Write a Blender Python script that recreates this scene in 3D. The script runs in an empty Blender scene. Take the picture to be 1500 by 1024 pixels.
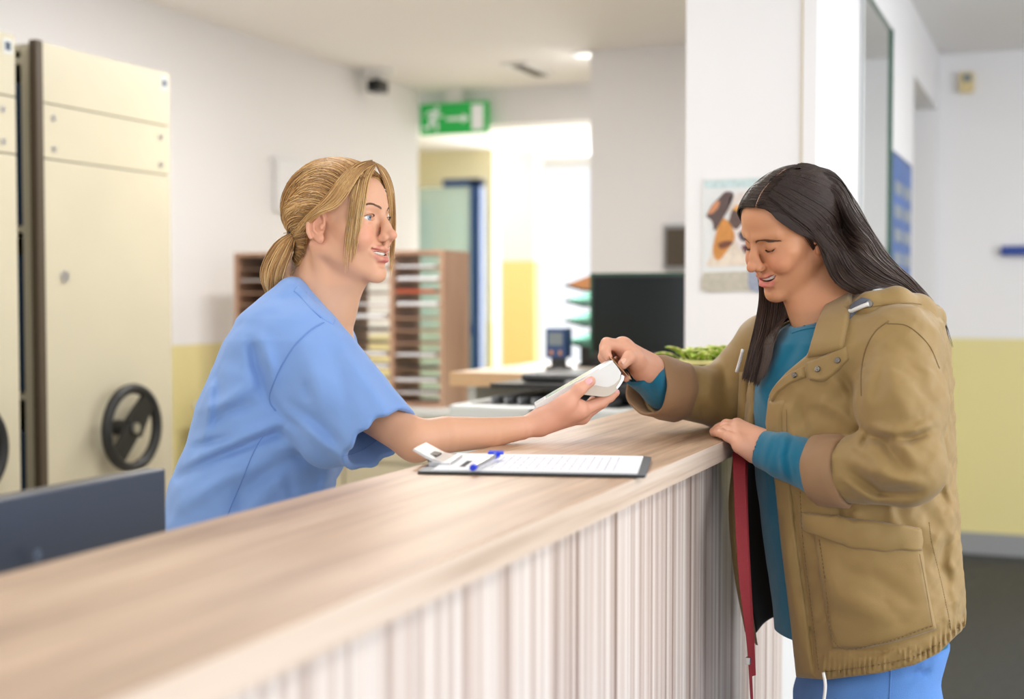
import bpy, bmesh, math, random
import numpy as np
from mathutils import Vector, Matrix
random.seed(7); np.random.seed(7)
scene = bpy.context.scene
COL = scene.collection

# ------------------------------------------------------------------ camera
F = 2000.0                                   # focal length in pixels of the 1500 px wide frame
TH, PT, CZ = math.radians(22.0), math.radians(2.2), 1.37
CAM = np.array([0.0, 0.0, CZ])
VH = np.array([math.cos(TH)*math.cos(PT), math.sin(TH)*math.cos(PT), -math.sin(PT)])
VR = np.array([math.sin(TH), -math.cos(TH), 0.0])
VU = np.cross(VR, VH)
cd = bpy.data.cameras.new('camera'); cam = bpy.data.objects.new('camera', cd); COL.objects.link(cam)
cd.sensor_width = 36.0; cd.lens = F/1500*36.0; cd.clip_start = 0.05
cam.matrix_world = Matrix(((VR[0], VU[0], -VH[0], 0), (VR[1], VU[1], -VH[1], 0), (VR[2], VU[2], -VH[2], CZ), (0, 0, 0, 1)))
cd.dof.use_dof = True; cd.dof.focus_distance = 2.36; cd.dof.aperture_fstop = 2.3
scene.camera = cam

# ------------------------------------------------------------------ world, light, exposure
vs = scene.view_settings
vs.view_transform = 'Standard'; vs.look = 'None'; vs.gamma = 1.0; vs.use_curve_mapping = False
vs.exposure = 0.12
w = bpy.data.worlds.new('overcast_sky'); scene.world = w; w.use_nodes = True
bg = w.node_tree.nodes['Background']; bg.inputs[0].default_value = (0.93, 0.965, 1.0, 1); bg.inputs[1].default_value = 1.1

def area_light(name, loc, direction, sx, sy, power, col=(1, 1, 1)):
    l = bpy.data.lights.new(name, 'AREA'); l.shape = 'RECTANGLE'; l.size = sx; l.size_y = sy; l.energy = power; l.color = col
    o = bpy.data.objects.new(name, l); COL.objects.link(o); o.location = loc
    o.rotation_euler = Vector(direction).to_track_quat('-Z', 'Y').to_euler()
    return o
# ceiling lamps of the room (their panels are built with the ceiling)
LAMPS = [(0.6, 2.5, 9), (2.3, 1.9, 14), (4.6, 2.2, 32), (0.2, -0.9, 7), (2.6, -1.1, 13), (5.2, -0.9, 20)]  # the strongest lamp is added out of view to brighten the back
CEIL = 2.66
for x, y, pw in LAMPS:
    area_light('ceiling_lamp_light', (x, y, CEIL-0.03), (0, 0, -1), 1.1, 0.3, pw, (1.0, 0.975, 0.95))
area_light('corridor_fill_light', (8.9, 4.2, 2.60), (0, 0, -1), 1.2, 0.3, 8, (1.0, 0.95, 0.86))  # added fill light without a fixture, brightens the corridor walls
# daylight of the tall windows: corridor end, right-hand wall, rear wall
area_light('window_daylight', (11.9, 3.45, 1.55), (-1, -0.06, -0.03), 2.1, 2.1, 120, (0.97, 0.98, 1.0))
area_light('window_daylight', (-0.4, -3.3, 1.5), (0.0, 1, 0.0), 3.3, 2.1, 66, (0.95, 0.98, 1.0))
area_light('window_daylight', (3.25, -3.3, 1.5), (0.0, 1, 0.0), 3.2, 2.1, 90, (0.95, 0.98, 1.0))
area_light('window_daylight', (-2.7, 1.65, 1.5), (1, 0.05, 0.0), 3.0, 2.1, 22, (0.97, 0.98, 1.0))
area_light('window_daylight', (-2.7, -1.55, 1.5), (1, 0.0, 0.0), 2.6, 2.1, 10, (0.97, 0.98, 1.0))

# ------------------------------------------------------------------ pixel rays -> places in the room
def ray(u, v): return VH + (u-750)/F*VR + (512-v)/F*VU
def onz(u, v, z): q = ray(u, v); return CAM + q*((z-CZ)/q[2])
def onx(u, v, x): q = ray(u, v); return CAM + q*(x/q[0])
def ony(u, v, y): q = ray(u, v); return CAM + q*(y/q[1])
def PW(u, v, d): return CAM + d*ray(u, v)

# ------------------------------------------------------------------ objects
def tag(o, label=None, cat=None, group=None, kind=None):
    if label: o['label'] = label
    if cat: o['category'] = cat
    if group: o['group'] = group
    if kind: o['kind'] = kind
    return o
def thing(name, loc, label, cat, group=None):
    o = bpy.data.objects.new(name, None); COL.objects.link(o); o.location = loc; o.empty_display_size = 0.05
    return tag(o, label, cat, group)
def origin_of(o):
    p = np.zeros(3)
    while o is not None:
        p = p+np.array(o.location); o = o.parent
    return p
def link(name, me, mat, parent=None, loc=None, smooth=False):
    """me holds world coordinates; moved so the object's origin is its parent's (or loc)"""
    base = origin_of(parent) if parent is not None else (np.array(loc) if loc is not None else np.zeros(3))
    me.transform(Matrix.Translation(Vector(-base)))
    o = bpy.data.objects.new(name, me); COL.objects.link(o)
    if parent is not None: o.parent = parent
    else: o.location = base
    for m in (mat if isinstance(mat, (list, tuple)) else [mat]): me.materials.append(m)
    if smooth: me.polygons.foreach_set('use_smooth', [True]*len(me.polygons))
    return o
def bm_obj(name, bm, mat, parent=None, loc=None, smooth=False):
    bmesh.ops.recalc_face_normals(bm, faces=bm.faces)
    me = bpy.data.meshes.new(name); bm.to_mesh(me); bm.free()
    return link(name, me, mat, parent, loc, smooth)
def arr_obj(name, V, faces, mat, parent=None, loc=None, smooth=True):
    me = bpy.data.meshes.new(name); me.from_pydata(np.asarray(V, float).tolist(), [], [list(map(int, f)) for f in faces]); me.update()
    return link(name, me, mat, parent, loc, smooth)
def bx(bm, lo, hi, bev=0.0, seg=2):
    lo, hi = np.minimum(lo, hi), np.maximum(lo, hi)
    r = bmesh.ops.create_cube(bm, size=1.0); vs_ = r['verts']
    for v in vs_: v.co = Vector([lo[i]+(v.co[i]+0.5)*(hi[i]-lo[i]) for i in range(3)])
    if bev > 0:
        es = list({e for v in vs_ for e in v.link_edges})
        bmesh.ops.bevel(bm, geom=es, offset=bev, segments=seg, affect='EDGES', profile=0.5)
    return vs_
def box(name, lo, hi, mat, parent=None, bev=0.0, loc=None):
    bm = bmesh.new(); bx(bm, lo, hi, bev)
    if parent is None and loc is None: loc = ((lo[0]+hi[0])/2, (lo[1]+hi[1])/2, min(lo[2], hi[2]))
    return bm_obj(name, bm, mat, parent, loc)
def prism(bm, pts, ext):
    """closed polygon pts (world) pushed along ext"""
    a = [bm.verts.new(p) for p in pts]; b = [bm.verts.new(np.asarray(p)+ext) for p in pts]
    n = len(pts); bm.faces.new(a); bm.faces.new(b[::-1])
    for i in range(n): bm.faces.new((a[i], b[i], b[(i+1) % n], a[(i+1) % n]))
def cyl(bm, a, b, ra, rb=None, n=20, caps=True):
    a, b = Vector(a), Vector(b); rb = ra if rb is None else rb
    q = (b-a).to_track_quat('Z', 'Y'); L = (b-a).length
    bmesh.ops.create_cone(bm, cap_ends=caps, segments=n, radius1=ra, radius2=rb, depth=L,
                          matrix=Matrix.Translation((a+b)/2) @ q.to_matrix().to_4x4())
def tube_arr(P, R, n=6, closed=False):
    """swept tube along P (m,3); returns V,F"""
    P = np.asarray(P, float); m = len(P); R = np.broadcast_to(np.asarray(R, float), (m,))
    T = np.gradient(P, axis=0); T /= np.linalg.norm(T, axis=1)[:, None]+1e-12
    ref = np.array([0, 0, 1.0]) if abs(T[0][2]) < 0.9 else np.array([1.0, 0, 0])
    A = ref-T*(T@ref)[:, None]; A /= np.linalg.norm(A, axis=1)[:, None]+1e-12
    B = np.cross(T, A); V = []
    for k in range(n):
        c, s = math.cos(2*math.pi*k/n), math.sin(2*math.pi*k/n)
        V.append(P+R[:, None]*(c*A+s*B))
    V = np.stack(V, 1).reshape(-1, 3); Fc = []
    for i in range(m-1):
        for k in range(n):
            Fc.append((i*n+k, i*n+(k+1) % n, (i+1)*n+(k+1) % n, (i+1)*n+k))
    Fc.append(tuple(range(n))[::-1]); Fc.append(tuple((m-1)*n+k for k in range(n)))
    return V, Fc
def spline(P, n):
    """Catmull-Rom resample of a polyline to n points"""
    P = np.asarray(P, float)
    if len(P) == 2: return P[0]+(P[1]-P[0])*np.linspace(0, 1, n)[:, None]
    L = np.r_[0, np.cumsum(np.linalg.norm(np.diff(P, axis=0), axis=1))]; t = np.linspace(0, L[-1], n)
    Q = np.vstack([2*P[0]-P[1], P, 2*P[-1]-P[-2]]); out = np.empty((n, P.shape[1]))
    idx = np.clip(np.searchsorted(L, t, side='right')-1, 0, len(P)-2)
    s = ((t-L[idx])/(L[idx+1]-L[idx]+1e-12))[:, None]
    p0, p1, p2, p3 = Q[idx], Q[idx+1], Q[idx+2], Q[idx+3]
    return 0.5*(2*p1+(p2-p0)*s+(2*p0-5*p1+4*p2-p3)*s*s+(3*p1-p0-3*p2+p3)*s**3)

# ------------------------------------------------------------------ materials
def srgb(r, g, b):
    f = lambda c: (c/255/12.92 if c/255 <= 0.04045 else ((c/255+0.055)/1.055)**2.4)
    return (f(r), f(g), f(b), 1.0)
def mat(name, col, rough=0.5, metal=0.0, spec=0.5, bump=0.0, bscale=60.0, var=0.0, vscale=4.0, trans=0.0, emit=None, estr=0.0, sss=0.0, sheen=0.0, coat=0.0, alpha=1.0):
    m = bpy.data.materials.new(name); m.use_nodes = True; nt = m.node_tree; b = nt.nodes['Principled BSDF']
    b.inputs['Base Color'].default_value = col; b.inputs['Roughness'].default_value = rough; b.inputs['Metallic'].default_value = metal
    b.inputs['Specular IOR Level'].default_value = spec; b.inputs['Transmission Weight'].default_value = trans
    b.inputs['Coat Weight'].default_value = coat; b.inputs['Alpha'].default_value = alpha
    if sss: b.inputs['Subsurface Weight'].default_value = sss; b.inputs['Subsurface Radius'].default_value = (0.012, 0.005, 0.003); b.inputs['Subsurface Scale'].default_value = 0.6
    if sheen: b.inputs['Sheen Weight'].default_value = sheen; b.inputs['Sheen Roughness'].default_value = 0.5
    if emit: b.inputs['Emission Color'].default_value = emit; b.inputs['Emission Strength'].default_value = estr
    tc = nt.nodes.new('ShaderNodeTexCoord')
    if var:
        n = nt.nodes.new('ShaderNodeTexNoise'); n.inputs['Scale'].default_value = vscale; n.inputs['Detail'].default_value = 4
        nt.links.new(tc.outputs['Object'], n.inputs['Vector'])
        r = nt.nodes.new('ShaderNodeMapRange'); r.inputs[1].default_value = 0.3; r.inputs[2].default_value = 0.7; r.inputs[3].default_value = 1-var; r.inputs[4].default_value = 1+var
        nt.links.new(n.outputs[0], r.inputs[0])
        mx = nt.nodes.new('ShaderNodeMix'); mx.data_type = 'RGBA'; mx.blend_type = 'MULTIPLY'; mx.inputs[0].default_value = 1.0; mx.inputs[6].default_value = col
        nt.links.new(r.outputs[0], mx.inputs[7]); nt.links.new(mx.outputs[2], b.inputs['Base Color'])
    if bump:
        n = nt.nodes.new('ShaderNodeTexNoise'); n.inputs['Scale'].default_value = bscale; n.inputs['Detail'].default_value = 5
        nt.links.new(tc.outputs['Object'], n.inputs['Vector'])
        bp = nt.nodes.new('ShaderNodeBump'); bp.inputs['Strength'].default_value = bump; bp.inputs['Distance'].default_value = 0.004
        nt.links.new(n.outputs[0], bp.inputs['Height']); nt.links.new(bp.outputs[0], b.inputs['Normal'])
    return m
def streak_mat(name, cols, scale, rough=0.4, detail=6.0, spec=0.5, coat=0.0, fine=None):
    """wood / striped laminate: noise stretched by the scale vector, through a colour ramp"""
    m = bpy.data.materials.new(name); m.use_nodes = True; nt = m.node_tree; b = nt.nodes['Principled BSDF']
    b.inputs['Roughness'].default_value = rough; b.inputs['Specular IOR Level'].default_value = spec; b.inputs['Coat Weight'].default_value = coat
    g = nt.nodes.new('ShaderNodeNewGeometry')
    mp = nt.nodes.new('ShaderNodeMapping'); mp.inputs['Scale'].default_value = scale; nt.links.new(g.outputs['Position'], mp.inputs['Vector'])
    n = nt.nodes.new('ShaderNodeTexNoise'); n.inputs['Scale'].default_value = 1.0; n.inputs['Detail'].default_value = detail; n.inputs['Roughness'].default_value = 0.62
    nt.links.new(mp.outputs[0], n.inputs['Vector'])
    cr = nt.nodes.new('ShaderNodeValToRGB'); e = cr.color_ramp.elements
    lo, hi = 0.30, 0.70
    e[0].position = lo; e[0].color = cols[0]; e[1].position = hi; e[1].color = cols[-1]
    for i, c in enumerate(cols[1:-1]):
        k = e.new(lo+(hi-lo)*(i+1)/(len(cols)-1)); k.color = c
    nt.links.new(n.outputs[0], cr.inputs[0])
    out = cr.outputs[0]
    if fine:
        mp2 = nt.nodes.new('ShaderNodeMapping'); mp2.inputs['Scale'].default_value = fine[0]; nt.links.new(g.outputs['Position'], mp2.inputs['Vector'])
        n2 = nt.nodes.new('ShaderNodeTexNoise'); n2.inputs['Scale'].default_value = 1.0; n2.inputs['Detail'].default_value = 3; nt.links.new(mp2.outputs[0], n2.inputs['Vector'])
        r = nt.nodes.new('ShaderNodeMapRange'); r.inputs[1].default_value = 0.35; r.inputs[2].default_value = 0.65; r.inputs[3].default_value = 1-fine[1]; r.inputs[4].default_value = 1+fine[1]
        nt.links.new(n2.outputs[0], r.inputs[0])
        mx = nt.nodes.new('ShaderNodeMix'); mx.data_type = 'RGBA'; mx.blend_type = 'MULTIPLY'; mx.inputs[0].default_value = 1.0
        nt.links.new(out, mx.inputs[6]); nt.links.new(r.outputs[0], mx.inputs[7]); out = mx.outputs[2]
    nt.links.new(out, b.inputs['Base Color'])
    return m
def attr_mat(name, rough=0.5, sss=0.0, spec=0.5, sheen=0.0, bump=0.0, bscale=300, weave=0.0, aniso=0.0):
    """base colour from the mesh colour attribute 'Col'"""
    m = mat(name, (0.8, 0.8, 0.8, 1), rough, spec=spec, sss=sss, sheen=sheen, bump=bump, bscale=bscale)
    nt = m.node_tree; a = nt.nodes.new('ShaderNodeAttribute'); a.attribute_name = 'Col'
    nt.links.new(a.outputs['Color'], nt.nodes['Principled BSDF'].inputs['Base Color'])
    nt.nodes['Principled BSDF'].inputs['Anisotropic'].default_value = aniso
    return m
def set_col(me, cols):
    a = me.color_attributes.new('Col', 'FLOAT_COLOR', 'POINT'); c = np.ones((len(cols), 4), np.float32); c[:, :3] = cols
    a.data.foreach_set('color', c.ravel())
M = dict(
    wall=mat('wall_white_paint', (0.86, 0.85, 0.862, 1), 0.75, bump=0.06, bscale=90),
    yellow=mat('wall_yellow_paint', srgb(228, 216, 154), 0.6, bump=0.05, bscale=90),
    ceil=mat('ceiling_white', (0.87, 0.85, 0.84, 1), 0.85),
    floor=mat('floor_dark_grey', (0.036, 0.038, 0.043, 1), 0.6, var=0.25, vscale=30, bump=0.2, bscale=250),
    skirting=mat('skirting_grey', srgb(150, 152, 155), 0.5),
    white=mat('white_laminate', (0.80, 0.80, 0.79, 1), 0.45),
    cream=mat('cream_paint', srgb(232, 222, 184), 0.7),
    top=streak_mat('countertop_ash_laminate', [srgb(136, 106, 84), srgb(178, 147, 120), srgb(197, 167, 139), srgb(208, 181, 155)], (1.1, 17.0, 17.0), 0.42, fine=((5.0, 110.0, 110.0), 0.10)),
    panel=streak_mat('striped_laminate', [srgb(140, 118, 106), srgb(196, 178, 168), srgb(222, 210, 202), srgb(232, 224, 218)], (62.0, 62.0, 0.22), 0.4, 8.0, fine=((230.0, 230.0, 0.3), 0.14)),
    sorter=streak_mat('sorter_brown_wood', [srgb(144, 108, 88), srgb(176, 138, 114), srgb(190, 154, 130)], (8.0, 8.0, 1.2), 0.5),
    beech=mat('beech_edge', srgb(205, 168, 128), 0.45, var=0.06, vscale=12),
    desktop=mat('desk_laminate_pale', srgb(226, 208, 186), 0.35, var=0.05, vscale=8),
    cab=mat('cabinet_cream_metal', srgb(200, 192, 168), 0.42, var=0.03, vscale=3),
    cabedge=mat('cabinet_dark_edge', srgb(74, 62, 46), 0.6),
    black=mat('black_plastic', (0.013, 0.013, 0.014, 1), 0.35),
    dark=mat('dark_plastic', (0.035, 0.036, 0.038, 1), 0.4),
    rubber=mat('black_rubber', (0.01, 0.01, 0.01, 1), 0.5),
    steel=mat('steel', (0.62, 0.62, 0.63, 1), 0.28, 1.0),
    chrome=mat('chrome', (0.8, 0.8, 0.82, 1), 0.12, 1.0),
    monitor=mat('monitor_blue_black_plastic', srgb(52, 62, 80), 0.32, spec=0.6),
    monitor2=mat('monitor_dark_strip', srgb(24, 28, 40), 0.3),
    logo=mat('logo_grey', srgb(110, 125, 150), 0.3),
    screen=mat('monitor_screen_glass', (0.006, 0.010, 0.012, 1), 0.12, spec=0.3),
    bluepaint=mat('blue_door_paint', srgb(14, 60, 116), 0.45),
    navy=mat('blue_plastic', srgb(46, 74, 122), 0.4),
    lcd=mat('grey_display', srgb(120, 132, 140), 0.3),
    green=mat('sign_green', srgb(30, 160, 70), 0.45, emit=srgb(30, 160, 70), estr=0.30),
    signwhite=mat('sign_white', (0.85, 0.85, 0.85, 1), 0.5, emit=(0.85, 0.85, 0.85, 1), estr=0.15),
    paper=mat('white_paper', (0.84, 0.85, 0.88, 1), 0.7),
    pwhite=mat('plastic_white', (0.78, 0.78, 0.76, 1), 0.35, spec=0.5),
    pbeige=mat('plastic_beige_grey', srgb(205, 196, 182), 0.32),
    pgrey=mat('plastic_light_grey', srgb(205, 208, 206), 0.4),
    traygreen=mat('smoky_green_tray', srgb(120, 170, 150), 0.15, spec=0.6, trans=0.7),
    orange=mat('orange_folder', srgb(216, 150, 96), 0.6),
    ink=mat('printed_ink', srgb(150, 150, 186), 0.8),
    inkdark=mat('dark_print', srgb(70, 70, 80), 0.8),
    penblue=mat('pen_blue', srgb(20, 60, 215), 0.3),
    penclear=mat('pen_clear_barrel', (0.9, 0.92, 0.95, 1), 0.1, trans=0.8),
    board=mat('clipboard_grey', srgb(84, 90, 96), 0.45),
    card=mat('card_gold', srgb(206, 160, 118), 0.35),
    red=mat('red_webbing', srgb(140, 34, 42), 0.7, bump=0.5, bscale=700),
    leafy=mat('leaf_green', srgb(164, 194, 78), 0.45, var=0.35, vscale=40, spec=0.4),
    leafedge=mat('leaf_cream_edge', srgb(226, 222, 150), 0.5),
    pot=mat('dark_planter', srgb(62, 60, 56), 0.55),
    mirror=mat('mirror_glass', (0.86, 0.90, 0.89, 1), 0.04, 1.0),
    glassedge=mat('green_glass_edge', srgb(38, 84, 66), 0.2),
    glass=mat('door_glass', srgb(190, 222, 225), 0.1, alpha=0.45),
    posterblue=mat('poster_blue', srgb(70, 104, 166), 0.5, var=0.25, vscale=9),
    beige=mat('beige_plastic', srgb(222, 202, 150), 0.5),
    edge=streak_mat('counter_edge_lit', [srgb(176, 152, 134), srgb(212, 192, 174), srgb(226, 210, 196)], (1.1, 30.0, 60.0), 0.36),  # paler than the countertop: window light put into the colour
    spot=mat('spotlight_lens', (0.9, 0.9, 0.88, 1), 0.5, emit=(1.0, 0.95, 0.88, 1), estr=0.5),
    lamp=mat('lamp_diffuser', (0.9, 0.9, 0.9, 1), 0.5, emit=(1.0, 0.95, 0.88, 1), estr=3.0),
    stripblue=mat('blue_rail', srgb(34, 66, 150), 0.45),
    file=mat('blue_file', srgb(40, 62, 88), 0.5),
)

# ================================================================== the setting
DADO = 1.15
def wall(name, lo, hi, dado=DADO, up=None, low=None):
    bm = bmesh.new()
    if dado:
        bx(bm, (lo[0], lo[1], lo[2]), (hi[0], hi[1], dado)); n = len(bm.faces)
        bx(bm, (lo[0], lo[1], dado), (hi[0], hi[1], hi[2])); bm.faces.ensure_lookup_table()
        for f in bm.faces[:n]: f.material_index = 1
    else: bx(bm, lo, hi)
    o = bm_obj(name, bm, [up or M['wall'], low or M['yellow']], loc=(lo[0], lo[1], 0))
    return tag(o, kind='structure')
def struct(o): return tag(o, kind='structure')
struct(box('floor', (-3.0, -3.6, -0.1), (13, 7.5, 0.0), M['floor']))
struct(box('floor_staff_area', (-2.85, 0.9, 0.0), (7.6, 3.74, 0.004), mat('floor_beige_bounce', srgb(206, 196, 180), 0.5, var=0.05, vscale=5)))  # unseen floor, made pale to bounce light up to the ceiling
struct(box('floor_corridor', (7.6, 2.3, 0.0), (12.4, 6.5, 0.004), mat('floor_corridor_vinyl', srgb(214, 206, 190), 0.4, var=0.05, vscale=5)))
CEILING = struct(box('ceiling', (-3.0, -3.6, CEIL), (13, 7.5, CEIL+0.12), M['ceil']))
wall('wall_left', (-3.0, 3.74, 0), (7.70, 3.90, CEIL))
wall('wall_far_right', (7.65, -3.6, 0), (7.80, 0.755, CEIL))
# reception partition in line with the counter, with a doorway (X 6.36..7.56)
YP = 0.635
wall('wall_partition', (4.25, YP, 0), (6.36, YP+0.14, CEIL))
wall('wall_partition_lintel', (6.36, YP, 2.36), (7.65, YP+0.14, CEIL), None)
wall('wall_doorway_side', (7.55, YP, 0), (7.65, YP+0.14, 2.36))
wall('wall_doorway_back', (6.36, 1.5, 0), (7.65, 1.55, CEIL), None)
struct(box('wall_pillar', (3.81, YP, 0), (4.25, 1.007, CEIL), M['wall'], bev=0.004))
struct(box('trim_1', (3.803, YP, 0), (3.812, YP+0.040, CEIL), M['wall'], bev=0.002))
struct(box('trim_2', (3.8045, YP+0.0405, 0), (3.812, YP+0.0425, CEIL), M['beige']))
wall('wall_middle', (6.85, 1.0, 0), (7.0, 2.325, CEIL))
wall('wall_corridor_right', (7.0, 2.2, 0), (12.4, 2.325, CEIL))
struct(box('wall_corridor_header', (7.88, 2.325, 2.44), (8.1, 6.5, CEIL), M['wall']))
wall('wall_corridor_return', (7.55, 3.90, 0), (7.70, 6.5, CEIL))
# corridor beyond: partition, door wall, window wall
wall('wall_corridor_partition', (9.5, 3.655, 0), (9.62, 3.925, 2.47), 1.64, M['wall'], mat('yellow_paint_overexposed', srgb(246, 220, 146), 0.6))  # paler lower yellow: overexposure put into the colour
wall('wall_corridor_door', (11.0, 4.62, 0), (11.12, 6.6, CEIL), DADO, M['cream'])
struct(box('wall_corridor_left', (7.7, 6.5, 0), (12.4, 6.62, CEIL), M['cream']))
struct(box('wall_window_sill', (12.0, 2.325, 0), (12.12, 4.62, 0.45), M['wall']))
w1 = thing('window_1', (12.0, 3.4, 0.45), None, None); tag(w1, kind='structure')
for y in (2.36, 3.1, 3.85, 4.58): box('window_post', (11.98, y-0.025, 0.45), (12.06, y+0.025, CEIL), M['white'], w1)
box('window_rail', (11.98, 2.33, 0.45), (12.06, 4.6, 0.50), M['white'], w1)
# blue door with glass, corridor
d1 = thing('door_1', (10.6, 4.7, 0), None, None); tag(d1, kind='structure')
box('door_post', (10.6, 4.57, 0), (10.70, 4.665, 2.36), M['bluepaint'], d1)
box('door_post', (10.6, 5.32, 0), (10.70, 5.40, 2.36), M['cream'], d1)
box('door_rail', (10.6, 4.57, 2.31), (10.70, 4.92, 2.37), M['bluepaint'], d1)
box('door_rail', (10.6, 4.665, 0), (10.70, 5.32, 0.12), M['bluepaint'], d1)
box('door_rail', (10.6, 4.665, 1.06), (10.70, 4.92, 1.13), M['bluepaint'], d1)
box('door_pane', (10.64, 4.665, 0.12), (10.655, 5.32, 2.31), M['glass'], d1)
n1 = thing('notice_board', (10.98, 4.9, 1.4), 'pale frosted glass panel on corridor wall left of blue door', 'panel')
box('frame', (10.97, 5.20, 1.1), (11.0, 5.42, 2.2), M['pgrey'], n1, 0.004); box('sheet', (10.965, 5.215, 1.12), (10.975, 5.405, 2.18), M['glass'], n1)
# skirtings
struct(box('baseboard_far_right', (7.635, -3.6, 0), (7.65, 0.64, 0.115), M['skirting']))
struct(box('baseboard_left', (-3.0, 3.725, 0), (7.7, 3.74, 0.1), M['skirting']))
# rear and right-hand walls of the waiting area (outside the frame): piers and sills between tall windows
struct(box('wall_right_sill', (-3.0, -3.6, 0), (7.65, -3.45, 0.45), M['wall']))
for x0, x1 in ((-3.0, -2.2), (1.3, 1.6), (4.9, 7.65)): struct(box('wall_right_pier', (x0, -3.6, 0.45), (x1, -3.45, CEIL), M['wall']))
struct(box('wall_rear_sill', (-3.0, -3.6, 0), (-2.85, 3.9, 0.45), M['wall']))
for y0, y1 in ((-3.6, -2.9), (-0.2, 0.1), (3.2, 3.9)): struct(box('wall_rear_pier', (-3.0, y0, 0.45), (-2.85, y1, CEIL), M['wall']))
# ceiling lamps
for x, y, _pw in LAMPS:
    lp_ = box('lamp_frame', (x-0.60, y-0.18, CEIL-0.02), (x+0.60, y+0.18, CEIL), M['white'], CEILING)
    box('lamp_diffuser', (x-0.57, y-0.15, CEIL-0.024), (x+0.57, y+0.15, CEIL-0.019), M['lamp'], lp_)

# ------------------------------------------------------------------ wall and ceiling fittings
# exit sign
q0, q1 = onx(615, 175, 7.80), onx(715, 171, 7.80)
sy0, sy1, sz1 = q1[1], q0[1], onx(665, 150, 7.8)[2]; sz0 = onx(665, 196, 7.8)[2]
sg = thing('exit_sign', (7.8, (sy0+sy1)/2, sz0), 'green emergency exit sign with running figure hanging over the corridor', 'sign')
box('panel', (7.80, sy0, sz0), (7.825, sy1, sz1), M['green'], sg, 0.003)
W_, H_ = sy1-sy0, sz1-sz0
def S(a, b): return np.array([7.7995, sy1-a*W_, sz0+b*H_])     # a: left..right, b: bottom..top
def flat(name, polys, parent, m, ext=(-0.003, 0, 0)):
    bm = bmesh.new()
    for p in polys: prism(bm, [S(*k) for k in p], np.array(ext))
    return bm_obj(name, bm, m, parent)
def limb(a, b, wd):
    a, b = np.array(a, float), np.array(b, float); asp = H_/W_
    d = (b-a)*np.array([1, asp]); n = np.array([-d[1], d[0]])/np.linalg.norm(d)*wd; n = n/np.array([1, asp])
    return [a+n, b+n, b-n, a-n]
head = [(0.262+0.028*math.cos(t), 0.845+0.028*W_/H_*math.sin(t)) for t in np.linspace(0, 2*math.pi, 14, endpoint=False)]
flat('running_figure', [head, limb((0.245, 0.76), (0.165, 0.42), 0.032), limb((0.24, 0.72), (0.13, 0.72), 0.014), limb((0.13, 0.72), (0.09, 0.60), 0.013),
     limb((0.24, 0.74), (0.29, 0.56), 0.014), limb((0.29, 0.56), (0.345, 0.60), 0.013), limb((0.175, 0.46), (0.255, 0.36), 0.02), limb((0.255, 0.36), (0.25, 0.12), 0.017),
     limb((0.17, 0.46), (0.15, 0.24), 0.02), limb((0.15, 0.24), (0.05, 0.22), 0.017)], sg, M['signwhite'])
flat('arrow', [limb((0.40, 0.48), (0.66, 0.48), 0.020), [(0.63, 0.63), (0.725, 0.48), (0.63, 0.33)]], sg, M['signwhite'])
flat('door_symbol', [[(0.765, 0.90), (0.935, 0.90), (0.935, 0.10), (0.765, 0.10)]], sg, M['signwhite'])
box('hanger', (7.808, (sy0+sy1)/2-0.06, sz1), (7.816, (sy0+sy1)/2+0.06, CEIL), M['white'], sg)
# security camera
c0 = onz(553, 102, CEIL-0.001)
sc_ = thing('security_camera', tuple(c0), 'small black security camera on white ceiling mount by the left wall', 'camera')
bm = bmesh.new(); cyl(bm, c0+(0, 0, 0.0), c0-(0, 0, 0.035), 0.10, 0.09); bm_obj('mount', bm, M['white'], sc_)
bm = bmesh.new(); cyl(bm, c0-(0, 0, 0.035), c0-(0, 0, 0.075), 0.022); bm_obj('stem', bm, M['white'], sc_)
box('housing', c0-(0.06, 0.04, 0.13), c0+(0.06, 0.04, -0.06), M['black'], sc_, 0.008)
bm = bmesh.new(); cyl(bm, c0-(0.058, 0, 0.095), c0-(0.066, 0, 0.095), 0.022); bm_obj('lens', bm, M['screen'], sc_)
# ceiling vent
a0, a1 = onz(742, 92, CEIL), onz(800, 109, CEIL)
vt = thing('ceiling_vent', (a0[0], a0[1], CEIL), 'narrow slotted ceiling air vent', 'vent')
mx_, my_ = (a0[0]+a1[0])/2, (a0[1]+a1[1])/2
box('frame', (a0[0], my_-0.09, CEIL-0.012), (a1[0], my_+0.07, CEIL), M['white'], vt, 0.003)
for k in range(4): box('slat', (a0[0]+0.03, my_+0.005-k*0.020, CEIL-0.017), (a1[0]-0.03, my_+0.016-k*0.020, CEIL-0.011), M['cabedge'], vt)
for u, v, nm in ((860, 78, 'round recessed ceiling spotlight by the ceiling vent'), (797, 140, 'round recessed ceiling spotlight above the corridor opening')):
    c = onz(u, v, CEIL); sp = thing('ceiling_spotlight', tuple(c), nm, 'spotlight')
    bm = bmesh.new(); cyl(bm, c, c-(0, 0, 0.012), 0.095, 0.085, 28); bm_obj('ring', bm, M['white'], sp)
    bm = bmesh.new(); cyl(bm, c-(0, 0, 0.011), c-(0, 0, 0.014), 0.06, n=24); bm_obj('lens', bm, M['spot'], sp)
    area_light('spotlight_light', tuple(c-(0, 0, 0.016)), (0, 0, -1), 0.1, 0.1, 9, (1.0, 0.95, 0.88))
# notice sheet on left wall
a, b = ony(400, 230, 3.735), ony(446, 315, 3.735)
nt_ = thing('wall_notice', ((a[0]+b[0])/2, 3.735, b[2]), 'white blank notice board on left wall behind the nurse', 'notice')
box('board', (a[0], 3.715, b[2]), (b[0], 3.737, a[2]), M['white'], nt_, 0.004); box('sheet', (a[0]+0.01, 3.711, b[2]+0.01), (b[0]-0.01, 3.716, a[2]-0.01), M['paper'], nt_)
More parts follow.
